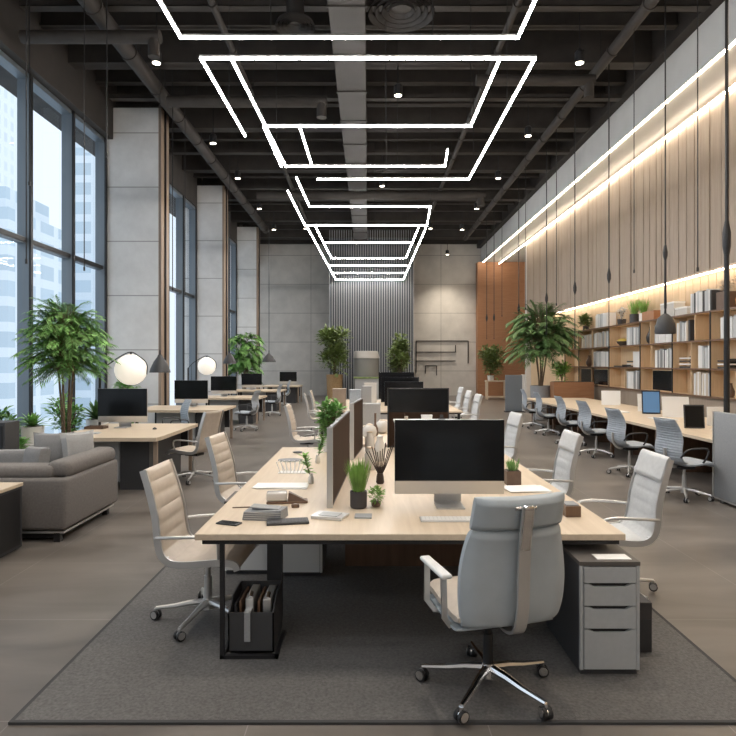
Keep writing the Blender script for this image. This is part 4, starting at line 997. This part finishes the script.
# foliage plants
def palm(label, loc, h, cr, pots, trunks, fronds, lm, seed, name='potted_palm', droop=0.9, ll=0.30, lw=0.030, group=None, pot_h=0.38, pot_r=0.20, crown_h=None):
    """thin trunks topped by arching feathery fronds"""
    random.seed(seed)
    t = empty(name, loc, label, 'plant', group)
    if pots: pot(t, [(pot_r*0.75,0),(pot_r*0.85,0.02),(pot_r,pot_h),(pot_r*0.92,pot_h),(pot_r*0.9,pot_h-0.03)], pots, pot_r*0.9, pot_h-0.02)
    g = G(); f = G()
    ch = crown_h or cr
    tops = []
    for k in range(trunks):
        a = 2*PI*k/trunks; bx, by = 0.05*math.cos(a), 0.05*math.sin(a)
        tx, ty = 0.22*cr*math.cos(a), 0.22*cr*math.sin(a); tz = h - ch*random.uniform(0.75, 1.15)
        g.tube(spline([(bx,by,pot_h-0.05),(bx*1.5,by*1.5,tz*0.5),(tx,ty,tz)], 10), 0.018*(cr/0.7)**0.5, 6); tops.append(Vector((tx,ty,tz)))
    for k in range(fronds):
        a = random.uniform(0, 2*PI); el = random.uniform(-0.35, 1.35); q = random.random()**0.5*0.52*cr; zc = random.uniform(-1, 1); zc = zc*abs(zc)**0.2
        base = Vector((math.cos(a)*q*(1-0.5*abs(zc)), math.sin(a)*q*(1-0.5*abs(zc)), h-ch*0.95+zc*0.70*ch))
        g.tube(spline([min(tops, key=lambda v: (v-base).length)-Vector((0,0,0.25*ch)), base*0.6+Vector((0,0,base.z*0.38)), base], 5), 0.006, 4)
        L = cr*random.uniform(0.42, 0.68)
        d0 = Vector((math.cos(a)*math.cos(el), math.sin(a)*math.cos(el), math.sin(el)))
        pts = [base + d0*L*u + Vector((0,0,-1))*droop*L*0.55*u*u for u in [j/7 for j in range(8)]]
        g.tube(pts, [0.006*(1-0.8*j/7) for j in range(8)], 4)
        for j in range(1, 8):
            for q in (0, 0.5):
                p = pts[j-1].lerp(pts[j], q+0.3); tan = (pts[j]-pts[j-1]).normalized(); sd = tan.cross(Vector((0,0,1)))
                if sd.length < 0.05: sd = Vector((1,0,0))
                sd.normalize()
                for sg in (-1, 1):
                    f.leaf(p, sd*sg*0.75 + tan*0.7 + Vector((0,0,random.uniform(-.15,.15))), Vector((0,0,1)), ll*random.uniform(.7,1.1)*(1-0.35*abs(j/7-0.4)), lw, 0.35, 2)
    g.build('trunk', 'stem', t, True); f.build('fronds', lm, t, fix=False)
    return t
palm('large bushy feathery palm beside the windows behind the sofa', (-4.83, 9.6, 0), 2.74, 0.72, 'pot_white', 4, 360, 'leaf', 21, droop=0.6, ll=0.15, lw=0.020, crown_h=0.68)
palm('tall palm standing among planters at the end of the right wall desk', (5.35, 18.6, 0), 3.6, 1.15, 'partition', 5, 230, 'leaf_dark', 22, droop=0.6, ll=0.30, lw=0.036, pot_h=1.05, pot_r=0.32, crown_h=1.0)
palm('leafy palm beside the window between second and third columns', (-4.95, 24.0, 0), 3.05, 0.85, 'pot_white', 4, 120, 'leaf', 23, droop=0.9, ll=0.34, lw=0.05, crown_h=1.0)
def bush(label, loc, z0, z1, r, n, lm, pm, pot_h, pot_r, seed, ll=0.16, lw=0.06, name='potted_tree', square=False):
    random.seed(seed); t = empty(name, loc, label, 'plant')
    if pm:
        if square: G().box(-pot_r, pot_r, -pot_r, pot_r, 0, pot_h, 0.01).build('pot', pm, t)
        else: pot(t, [(pot_r*0.8,0),(pot_r*0.88,0.02),(pot_r,pot_h),(pot_r*0.92,pot_h),(pot_r*0.9,pot_h-0.02)], pm, pot_r*0.9, pot_h-0.015)
    g = G(); f = G(); cz = (z0+z1)/2; hz = (z1-z0)/2
    for k in range(9):
        a = random.uniform(0, 2*PI); q = r*random.uniform(.2,.7); zz = cz+hz*random.uniform(-.6,.8)
        g.tube(spline([(0,0,pot_h-0.02),(q*0.3*math.cos(a),q*0.3*math.sin(a),(pot_h+zz)/2),(q*math.cos(a),q*math.sin(a),zz)], 8), 0.008+r*0.012, 5)
        clump(f, (q*math.cos(a), q*math.sin(a), zz), r*0.45, n//9, ll, lw, seed*10+k, 0.8)
    for k in range(4):
        clump(f, (random.uniform(-.3,.3)*r, random.uniform(-.3,.3)*r, cz+hz*(k-1.5)*0.45), r*0.55, n//8, ll, lw, seed*77+k)
    g.build('branches', 'stem', t, True); f.build('foliage', lm, t, fix=False)
    return t
bush('leafy tree in woven basket left of the rod screen', (-1.45, 26.0, 0), 1.40, 3.2, 0.80, 1100, 'leaf_olive', 'basket', 1.25, 0.36, 31, 0.24, 0.11)
bush('narrower leafy tree right of the cylindrical stand', (1.42, 26.2, 0), 1.15, 3.0, 0.60, 1000, 'leaf_olive', 'basket', 0.9, 0.3, 32, 0.24, 0.10)
bush('small bushy plant in white pot on bench beyond the near brown divider', (-0.44, 6.75, ZT), 0.20, 0.56, 0.17, 420, 'leaf', 'pot_white', 0.16, 0.07, 71, 0.08, 0.035, 'potted_plant')
# alcove console with olive plant
t = empty('console_table', (6.05, 28.6, 0), 'light wood framed console in front of the chestnut wall', 'table')
G().box(-0.45, 0.55, -0.2, 0.25, 0.86, 0.92).build('table_top', 'desk', t)
for x in (-0.42, 0.46):
    for yy in (-0.18, 0.18): G().box(x, x+0.06, yy, yy+0.05, 0, 0.86).build('leg', 'desk', t)
G().box(-0.40, 0.50, -0.16, 0.20, 0.12, 0.16).build('lower_shelf', 'desk', t)
bush('olive green plant in white pot on the light wood console', (5.85, 28.6, 0.92), 0.25, 1.5, 0.66, 800, 'leaf_olive', 'pot_white', 0.24, 0.16, 33, 0.22, 0.10)
t = empty('felt_screen', (5.2, 21.4, 0), 'slate blue standing felt screen left of the tall palm', 'screen')
G().box(-0.30, 0.30, 0, 0.06, 0.04, 1.32, 0.008).build('felt_panel', 'partition_blue', t); G().box(0.30, 0.40, -0.02, 0.10, 0, 1.34).build('end_post', 'white', t); G().box(-0.32, 0.40, -0.12, 0.18, 0, 0.04).build('foot', 'charcoal', t)
t = empty('planter_box', (6.1, 17.9, 0), 'long chestnut planter box between the tall palm and bookcase', 'planter')
G().box(-0.55, 0.65, 0, 0.40, 0, 1.18, 0.01).build('box_body', 'orange_wood', t); G().box(-0.52, 0.62, 0.03, 0.37, 1.18, 1.19).build('soil', 'soil', t)
bush('low bright leafy plant growing on top of the chestnut planter', (5.85, 18.1, 1.19), 0.12, 0.52, 0.30, 330, 'leaf_bright', None, 0.02, 0.1, 34, 0.13, 0.05, 'low_plant')
# plants behind the sofa
def agave(label, loc, pm, s, lm='leaf', n=34, seed=1, ph=0.2, pr=0.13, group=None):
    random.seed(seed); t = empty('potted_agave', loc, label, 'plant', group)
    pot(t, [(pr*0.8,0),(pr*0.9,0.01),(pr,ph),(pr*0.92,ph),(pr*0.9,ph-0.02)], pm, pr*0.9, ph-0.015)
    g = G()
    for k in range(n):
        a = 2.4*k; el = 0.25+1.2*(k/n)
        g.leaf(Vector((0,0,ph-0.01)), Vector((math.cos(a)*math.cos(el), math.sin(a)*math.cos(el), math.sin(el))), Vector((0,0,1)), s*random.uniform(.8,1.05), s*0.17, 0.22, 5)
    g.build('leaves', lm, t, fix=False); return t
st = empty('plant_stand', (-4.75, 8.55, 0), 'low white plinth behind the sofa carrying the round white pot', 'plinth'); G().box(-0.22, 0.22, -0.2, 0.2, 0, 0.60, 0.006).build('plinth_body', 'pillow2', st); G().box(-0.23, 0.23, -0.21, 0.21, 0.60, 0.615).build('top_board', 'pot_white', st)
agave('spiky agave in round white pot behind the sofa', (-4.75, 8.5, 0.615), 'pot_white', 0.30, 'leaf', 36, 2, 0.24, 0.15)
st = empty('plant_stand', (-4.62, 10.6, 0), 'low plinth behind nearest window desk carrying an agave', 'plinth'); G().box(-0.18, 0.34, -0.2, 0.2, 0, 0.55, 0.006).build('plinth_body', 'pillow2', st); G().box(-0.19, 0.35, -0.21, 0.21, 0.55, 0.565).build('top_board', 'pot_white', st)
agave('larger agave in white bowl behind nearest window desk', (-4.78, 10.6, 0.565), 'pot_white', 0.46, 'leaf_dark', 38, 3, 0.20, 0.19)
for i, (x, y, z1, r, lm, l) in enumerate([(-5.35, 8.6, 0.95, 0.34, 'leaf_dark', 'dark leafy bush at far left behind the sofa'), (-5.9, 9.6, 1.0, 0.34, 'leaf', 'pale leafy bush by the window left of the palm'), (-5.6, 11.2, 1.15, 0.36, 'leaf', 'leafy bush by the window behind the palm trunk'),
                                    (-4.66, 7.86, 0.72, 0.24, 'leaf', 'low bush just behind the sofa below white pot'), (-4.9, 12.3, 1.6, 0.30, 'leaf', 'tall pale bush by the window left of the globe lamp')]):
    bush(l, (x, y, 0), 0.3, z1, r, 380, lm, 'pot_dark', 0.30, 0.18, 40+i, 0.15, 0.05, 'potted_bush')

# ------------------------------------------------------------------ lounge
SX = -2.94
t = empty('sofa', (SX, 5.83, 0), 'grey corner sofa seen from behind on the tiled floor', 'sofa')
G().box(-1.93, -0.03, 0.03, 1.20, 0.11, 0.44, 0.03, 3).build('base', 'sofa', t, True)
G().box(-1.95, -0.001, 0.0, 0.20, 0.12, 0.625, 0.04, 4).build('backrest', 'sofa', t, True)
G().box(-0.20, 0.002, 0.02, 1.24, 0.12, 0.625, 0.04, 4).build('arm_panel', 'sofa', t, True)
G().box(-1.85, -0.95, 0.05, 0.34, 0.60, 0.725, 0.055, 4).build('back_cushion', 'sofa', t, True)
G().box(-0.94, -0.16, 0.05, 0.34, 0.60, 0.735, 0.055, 4).build('back_cushion', 'sofa', t, True)
G().box(-0.26, -0.01, 0.10, 1.23, 0.60, 0.775, 0.07, 4).build('arm_cushion', 'sofa', t, True)
G().box(-1.93, -0.98, 0.22, 1.22, 0.42, 0.55, 0.04, 4).build('seat_cushion', 'sofa', t, True)
G().box(-0.97, -0.22, 0.22, 1.20, 0.42, 0.55, 0.04, 4).build('seat_cushion', 'sofa', t, True)
G().box(-1.90, -0.03, 0.03, 1.18, 0.085, 0.105).build('plinth', 'silver', t)
g = G()
for x, yy in ((-0.10, 0.06), (-0.10, 1.12), (-1.85, 0.06), (-1.85, 1.12)): 
    G().box(x-0.03, x+0.03, yy-0.03, yy+0.03, 0, 0.09).build('foot', 'black', t)
G().box(-1.80, -0.12, 0.10, 1.10, 0.02, 0.085).build('recessed_base', 'black', t)
pl = 'pillows on the grey sofa'
def pillow(label, x, y, z, w, h, tilt, rz, m):
    t = empty('pillow', (x, y, z), label, 'pillow', pl, rz)
    mt = Matrix.Rotation(tilt, 4, 'X') @ Matrix.Translation((0, 0, h/2))
    G().pillow(w, h, 0.17, mt).build('pillow_body', m, t, True)
    return t
pillow('long low grey pillow at far left of sofa', -4.03, 6.72, 0.553, 0.56, 0.24, -0.15, 0.05, 'pillow')
pillow('large grey pillow standing in the middle of sofa', -3.68, 6.95, 0.553, 0.46, 0.40, -0.25, 0.10, 'pillow')
pillow('small grey pillow in front of the large one', -3.62, 6.50, 0.553, 0.32, 0.30, -0.2, -0.4, 'pillow')
pillow('silver grey pillow leaning at the arm of the sofa', -3.30, 6.88, 0.553, 0.40, 0.42, -0.2, 0.9, 'pillow2')
t = empty('low_cabinet', (-3.27, 4.35, 0), 'black low cabinet with pale oak top at the left edge of the view', 'cabinet')
G().box(-1.3, 0, 0, 1.32, 0.02, 0.590).build('cabinet_body', 'charcoal', t); G().box(-1.32, 0.008, -0.01, 1.33, 0.590, 0.622, 0.004).build('cabinet_top', 'desk', t)
G().box(-1.26, -0.03, 0.04, 1.28, 0, 0.02).build('plinth', 'black', t); G().box(0.0, 0.006, 0.03, 1.28, 0.05, 0.57).build('side_panel', 'black', t)
t = empty('speaker_cabinet', (-4.60, 7.14, 0), 'tall black speaker box at the far left behind the sofa', 'speaker')
G().box(-0.18, 0.28, 0, 0.30, 0, 1.04, 0.006).build('box_body', 'charcoal', t); G().box(-0.15, 0.25, -0.008, 0.0, 0.06, 1.00).build('grille', 'black', t)

# ------------------------------------------------------------------ right wall desk
t = empty('wall_desk', (5.35, 7.72, 0), 'very long pale oak desk below the bookcase', 'desk')
G().box(-0.88, 0.85, 0, 9.4, ZT-0.045, ZT, 0.004).build('desk_top', 'desk', t)
for yy in (0.05, 1.9, 3.7, 5.5, 7.3, 9.2): G().box(-0.72, -0.66, yy, yy+0.06, 0, ZT-0.045).build('leg', 'brown_wood', t)
for yy in (0.05, 1.9, 3.7, 5.5, 7.3, 9.2): G().box(-0.3, 0.55, yy, yy+0.03, 0, ZT-0.045).build('side_panel', 'brown_wood', t)
G().box(0.55, 0.58, 0.05, 9.3, 0.02, ZT-0.045).build('back_panel', 'brown_wood', t)
t = empty('felt_partition', (4.46, 5.6, 0), 'light grey felt partition standing at right edge of view', 'partition')
G().box(-0.035, 0.035, 0, 2.08, 0.05, 1.13, 0.01, 3).build('felt_panel', 'partition', t, True); 
g = G(); g.box(-0.04, 0.04, 2.08, 2.10, 0.02, 1.135); g.box(-0.04, 0.04, 0, 2.08, 0.03, 0.05); g.build('edge_trim', 'silver', t)
for yy in (0.15, 1.85): G().box(-0.05, 0.16, yy, yy+0.06, 0, 0.03).build('foot', 'charcoal', t)

def board(label, x, y, w, h, m, rz, tilt=0.18, name='display_board', cat='display', face=None):
    t = empty(name, (x, y, ZT), label, cat, None, rz)
    R = Matrix.Rotation(-tilt, 4, 'X') @ Matrix.Translation((0, 0, h/2))
    G().obox((0,0,0), (w, 0.02, h), R, 0.006).build('panel', m, t)
    if face: G().obox((0,0,0), (w*0.88, 0.004, h*0.88), Matrix.Translation((0, -0.012, 0)) @ R).build('face', face, t)
    G().box(-w*0.3, w*0.3, -0.03, 0.14, 0, 0.012).build('foot', m, t)
    return t
board('white tilted display board on the wall desk at the palm end', 5.75, 14.2, 0.42, 0.34, 'white', -0.35)
board('framed tablet with blue screen standing on the wall desk', 5.55, 11.75, 0.34, 0.46, 'black', -0.2, 0.12, 'framed_tablet', 'tablet', 'tablet_screen')
board('white blank panel behind the framed tablet on wall desk', 5.75, 12.35, 0.36, 0.36, 'white', -0.2)
board('large white tilted display board between tablet and black screen', 5.65, 11.0, 0.46, 0.38, 'white', -0.2)
board('black square screen standing on the wall desk near partition', 4.98, 9.15, 0.30, 0.36, 'charcoal', -0.1, 0.10, 'desk_screen', 'monitor', 'screen')
board('white box file standing behind the black square screen', 5.55, 9.5, 0.34, 0.30, 'white', -0.1, 0.05, 'box_file', 'box')
papers('white papers on wall desk under the large white board', (5.2, 10.6, ZT), 0.30, 0.42, 4, 0.1)
papers('white papers on wall desk in front of framed tablet', (5.1, 12.2, ZT), 0.30, 0.42, 4, -0.1)
papers('white papers on wall desk near the felt partition', (5.25, 8.75, ZT), 0.28, 0.36, 5, 0.05)
t = empty('desk_lamp_head', (5.65, 8.7, ZT), 'small black desk lamp on the wall desk beside the partition', 'lamp'); G().lathe([(0.07,0),(0.07,0.012),(0.01,0.016)], seg=16).build('base', 'black', t, True); G().tube([(0,0,0.01),(0,0,0.30),(-0.12,0,0.36)], 0.007, 6).build('arm', 'black', t); G().lathe([(0.10,0.33),(0.06,0.37),(0.02,0.385)], (-0.16,0,0), 18).build('shade', 'black', t, True)

# ------------------------------------------------------------------ bookcase
BX0, BX1 = 6.86, 7.20
rows = [1.08, 1.64, 2.22, 2.80]
t = empty('bookcase', (BX0, 9.0, 0), 'long honey oak bookcase with dark shelf edges along the board wall', 'bookcase')
Y0, Y1 = 9.0, 20.9
for z in rows:
    s_ = G().box(0, BX1-BX0, 0, Y1-Y0, z-0.03, z).build('shelf_board', 'shelf_wood', t)
    G().box(-0.012, 0, 0, Y1-Y0, z-0.034, z+0.002).build('shelf_edge', 'brown_wood', s_)
ups = [9.0, 10.42, 12.0, 13.5, 15.1, 17.05, 19.5, 20.87]
for y in ups:
    u = G().box(0, BX1-BX0, y-Y0, y-Y0+0.03, rows[0], rows[3]-0.03).build('upright', 'shelf_wood', t); G().box(-0.014, 0, y-Y0-0.004, y-Y0+0.034, rows[0], rows[3]).build('upright_edge', 'black', u)
subs = {0: [16.05, 12.75, 11.2], 1: [18.4, 14.55, 12.75], 2: [18.4, 14.6, 12.6]}
for r, ys in subs.items():
    for y in ys: G().box(0.01, BX1-BX0, y-Y0, y-Y0+0.025, rows[r], rows[r+1]-0.03).build('divider', 'shelf_wood', t)
G().box(BX1-BX0-0.02, BX1-BX0-0.001, 0, Y1-Y0, 1.05, 2.80).build('back_panel', 'shelf_wood', t)
G().box(0.05, BX1-BX0, 0, Y1-Y0, 0, 1.05).build('base_panel', 'slat_wood', t)
# books (one mesh per colour, copied)
proto = {}
cols = {'book_white': 'white', 'book_grey': 'pale grey', 'book_mid': 'mid grey', 'book_beige': 'beige', 'book_dark': 'charcoal'}
def book(m, x, y, z, th, h, label, group, lean=0):
    if m not in proto:
        g = G(); g.box(0, 0.26, -0.5, 0.5, 0, 1, 0.0); proto[m] = g.build('binder', m); o = proto[m]
    else:
        o = proto[m].copy(); C.objects.link(o)
    o.location = (x, y+th/2, z+0.001); o.scale = (1, th*0.94, h); o.rotation_euler = (lean, 0, 0)
    tag(o, label, 'binder', group); return o
def books(y0, y1, z, where, seed, h=0.42, th=0.062, pal='wwwggwgmb', x=None):
    random.seed(seed); y = y0; key = dict(w='book_white', g='book_grey', m='book_mid', b='book_beige', d='book_dark')
    while y < y1-0.03:
        t_ = th*random.uniform(0.7, 1.25); m = key[random.choice(pal)]
        if y + t_ > y1: break
        book(m, (x or BX0+0.02)+random.uniform(0, 0.02), y, z, t_, h*random.uniform(0.92, 1.04), '%s binder %s' % (cols[m], where), 'binders ' + where)
        y += t_+0.002
books(17.15, 18.35, rows[2], 'in top cell row beside the palm crown', 1, 0.44)
books(18.55, 19.4, rows[2], 'in top cells at the palm end of bookcase', 2, 0.42, pal='wgbb')
books(15.2, 16.0, rows[2], 'in top cell left of the yellow bowl cell', 3, 0.46, pal='wwggm')
books(13.6, 14.5, rows[2], 'in top cell just left of the bell pendant', 4, 0.46, pal='wwwg')
books(12.85, 13.42, rows[2], 'in top cell just right of the bell pendant', 5, 0.44, pal='wgdmb')
books(10.55, 11.75, rows[2], 'in top cell behind the thick black pole', 6, 0.43, pal='wggw')
books(17.15, 18.35, rows[1], 'in middle row cell beside the palm', 7, 0.45, pal='wwgg')
books(15.2, 15.62, rows[1], 'in middle row beside the low dark boxes', 8, 0.40, pal='wwg')
books(13.6, 14.45, rows[1], 'in middle row below the bell pendant', 9, 0.44, pal='wwgmd')
books(12.05, 12.55, rows[1], 'in middle row right of the stacked trays', 10, 0.46, pal='wwg')
books(15.2, 16.0, rows[0], 'in bottom row above the tilted white board', 11, 0.46, pal='wwgmm')
books(12.05, 12.72, rows[0], 'in bottom row above the small black desk screen', 12, 0.47, pal='wbgw')
books(17.3, 18.2, rows[3], 'on the bookcase top near the palm', 13, 0.40, pal='ggw')
books(12.05, 12.85, rows[3], 'on the bookcase top above the black upright', 14, 0.44, pal='wwggd')
# shelf things
def shelf_screen(label, y, w, z, h):
    t = empty('framed_black_panel', (BX0+0.03, y, z), label, 'screen'); G().box(0, 0.03, 0, w, 0.002, h, 0.004).build('frame', 'shelf_wood', t); G().box(-0.008, 0.0, 0.03, w-0.03, 0.03, h-0.02).build('screen', 'screen', t)
shelf_screen('black panel in bottom bookcase row nearest the palm', 18.5, 0.90, rows[0], 0.50)
shelf_screen('black panel in bottom bookcase row second from palm', 17.2, 1.10, rows[0], 0.50)
shelf_screen('black panel in bottom bookcase row above white display board', 13.55, 0.98, rows[0], 0.51)
t = empty('yellow_bowl', (BX0+0.19, 16.6, rows[2]), 'dark shelf bowl heaped with yellow fruit', 'bowl'); G().lathe([(0.07,0),(0.14,0.07),(0.17,0.13),(0.155,0.13),(0.12,0.07)], seg=20).build('bowl_body', 'pot_dark', t, True); G().lathe([(0.15,0.12),(0.12,0.18),(0.05,0.21),(0.0,0.215)], seg=16).build('contents', mat('yellow_fruit', (0.55, 0.42, 0.09), 0.5), t, True)
def vase(label, y, z, m, s=1.0, x=BX0+0.15, cat='vase'):
    t = empty('shelf_vase', (x, y, z), label, cat); G().lathe([(0.05*s,0),(0.09*s,0.06*s),(0.10*s,0.14*s),(0.05*s,0.26*s),(0.035*s,0.33*s),(0.045*s,0.35*s),(0.03*s,0.35*s)], seg=18).build('vase_body', m, t, True); G().lathe([(0.052*s,0.0),(0.055*s,0.008)], seg=18).build('foot', 'black', t); return t
vase('dark brown vase in middle bookcase row at the palm end', 19.0, rows[1], 'pot_brown', 1.0)
vase('tall black bottle in top bookcase row left of the white binders', 14.85, rows[2], 'black', 1.2)
vase('orange vase on bookcase top at right edge of view', 11.25, rows[3], 'orange', 1.1)
vase('small dark figure vase in bottom row at the right', 11.6, rows[0], 'pot_brown', 0.8)
def trays(label, y, z, w, n=4):
    t = empty('letter_trays', (BX0+0.04, y, z), label, 'trays')
    for k in range(n): G().box(0, 0.22, 0, w, 0.002+k*0.065, 0.035+k*0.065, 0.004).build('tray', ['charcoal', 'white'][k % 2] if n > 2 else 'charcoal', t)
    g = G(); g.box(0.23, 0.24, 0, w, 0, n*0.065); g.build('rear_support', 'black', t)
trays('stack of dark and white letter trays in middle bookcase row', 12.80, rows[1], 0.50)
trays('low dark boxes in middle bookcase row left of leaning binders', 16.3, rows[1], 0.55, 1)
trays('small tray stack in middle row at the right of bookcase', 11.45, rows[1], 0.4, 3)
trays('white tray stack in middle row beside short binders', 15.66, rows[1], 0.34, 3)
grass_pot('bright grass in dark pot on the bookcase top', (BX0+0.13, 15.75, rows[3]), 2.0, 'pot_dark', 'leaf_bright', 90, gh=0.20, spread=0.4)
grass_pot('second bright grass pot on bookcase top beside the first', (BX0+0.13, 15.22, rows[3]), 1.8, 'pot_white', 'leaf_bright', 80, gh=0.22, spread=0.4)
bush('dark leafy plant on bookcase top behind the palm crown', (BX0+0.15, 19.3, rows[3]), 0.10, 0.48, 0.20, 260, 'leaf_olive', 'pot_dark', 0.14, 0.10, 60, 0.14, 0.05, 'shelf_plant')
bush('dry white flowers in dark bowl on bookcase top', (BX0+0.16, 16.6, rows[3]), 0.12, 0.46, 0.14, 170, 'fabric_white', 'pot_dark', 0.16, 0.12, 61, 0.07, 0.03, 'dried_flowers')
bush('dry pale twigs in brown box on bookcase top right of binders', (BX0+0.16, 11.72, rows[3]), 0.30, 0.58, 0.14, 160, 'leather_cream', 'pot_brown', 0.34, 0.14, 62, 0.10, 0.02, 'dried_flowers', True)
bush('orange and green plant on bookcase top at right edge', (BX0+0.16, 10.95, rows[3]), 0.3, 0.80, 0.22, 200, 'leaf_olive', 'orange', 0.30, 0.10, 63, 0.16, 0.03, 'shelf_plant')
t = empty('wooden_crate', (BX0+0.02, 14.45, rows[3]), 'brown wooden crate on bookcase top right of the grass pots', 'crate'); G().box(0, 0.26, 0, 0.62, 0, 0.22, 0.004).build('crate_body', 'orange_wood', t); G().box(0.02, 0.24, 0.03, 0.59, 0.22, 0.226).build('lid', 'brown_wood', t)
for i, (y, w, h, l) in enumerate([(13.5, 0.62, 0.34, 'white storage box on bookcase top above the pendant'), (12.95, 0.5, 0.18, 'low white box on bookcase top beside the binders')]):
    t = empty('storage_box', (BX0+0.02, y, rows[3]), l, 'box'); G().box(0, 0.26, 0, w, 0, h-0.04, 0.006).build('box_body', 'jar', t); G().box(-0.004, 0.264, -0.004, w+0.004, h-0.04, h, 0.006).build('lid', 'white', t)

# ------------------------------------------------------------------ light, world, camera
w = bpy.data.worlds.new('sky'); S.world = w; w.use_nodes = True
bg = w.node_tree.nodes['Background']; bg.inputs[0].default_value = (0.80, 0.89, 0.97, 1); bg.inputs[1].default_value = 1.32
def area(name, loc, size, energy, col, rot=(0,0,0)):
    l = bpy.data.lights.new(name, 'AREA'); l.shape = 'RECTANGLE'; l.size, l.size_y = size; l.energy = energy; l.color = col
    o = bpy.data.objects.new(name, l); C.objects.link(o); o.location = loc; o.rotation_euler = rot; return o
cam = bpy.data.cameras.new('camera'); co = bpy.data.objects.new('camera', cam); C.objects.link(co)
co.location = (0, 0, 1.75); co.rotation_euler = (PI/2, 0, 0)
cam.sensor_width = 36; cam.lens = 36*600/736; cam.shift_y = -5/736; cam.clip_end = 600
S.camera = co
S.view_settings.view_transform = 'Standard'; S.view_settings.look = 'None'; S.view_settings.gamma = 1; S.view_settings.exposure = 0.0
S.cycles.use_denoising = True
try: S.cycles.denoiser = 'OPENIMAGEDENOISE'
except Exception: pass
S.cycles.max_bounces = 8; S.cycles.diffuse_bounces = 5; S.cycles.transparent_max_bounces = 12
S.cycles.caustics_reflective = False; S.cycles.caustics_refractive = False
S.cycles.sample_clamp_indirect = 6.0
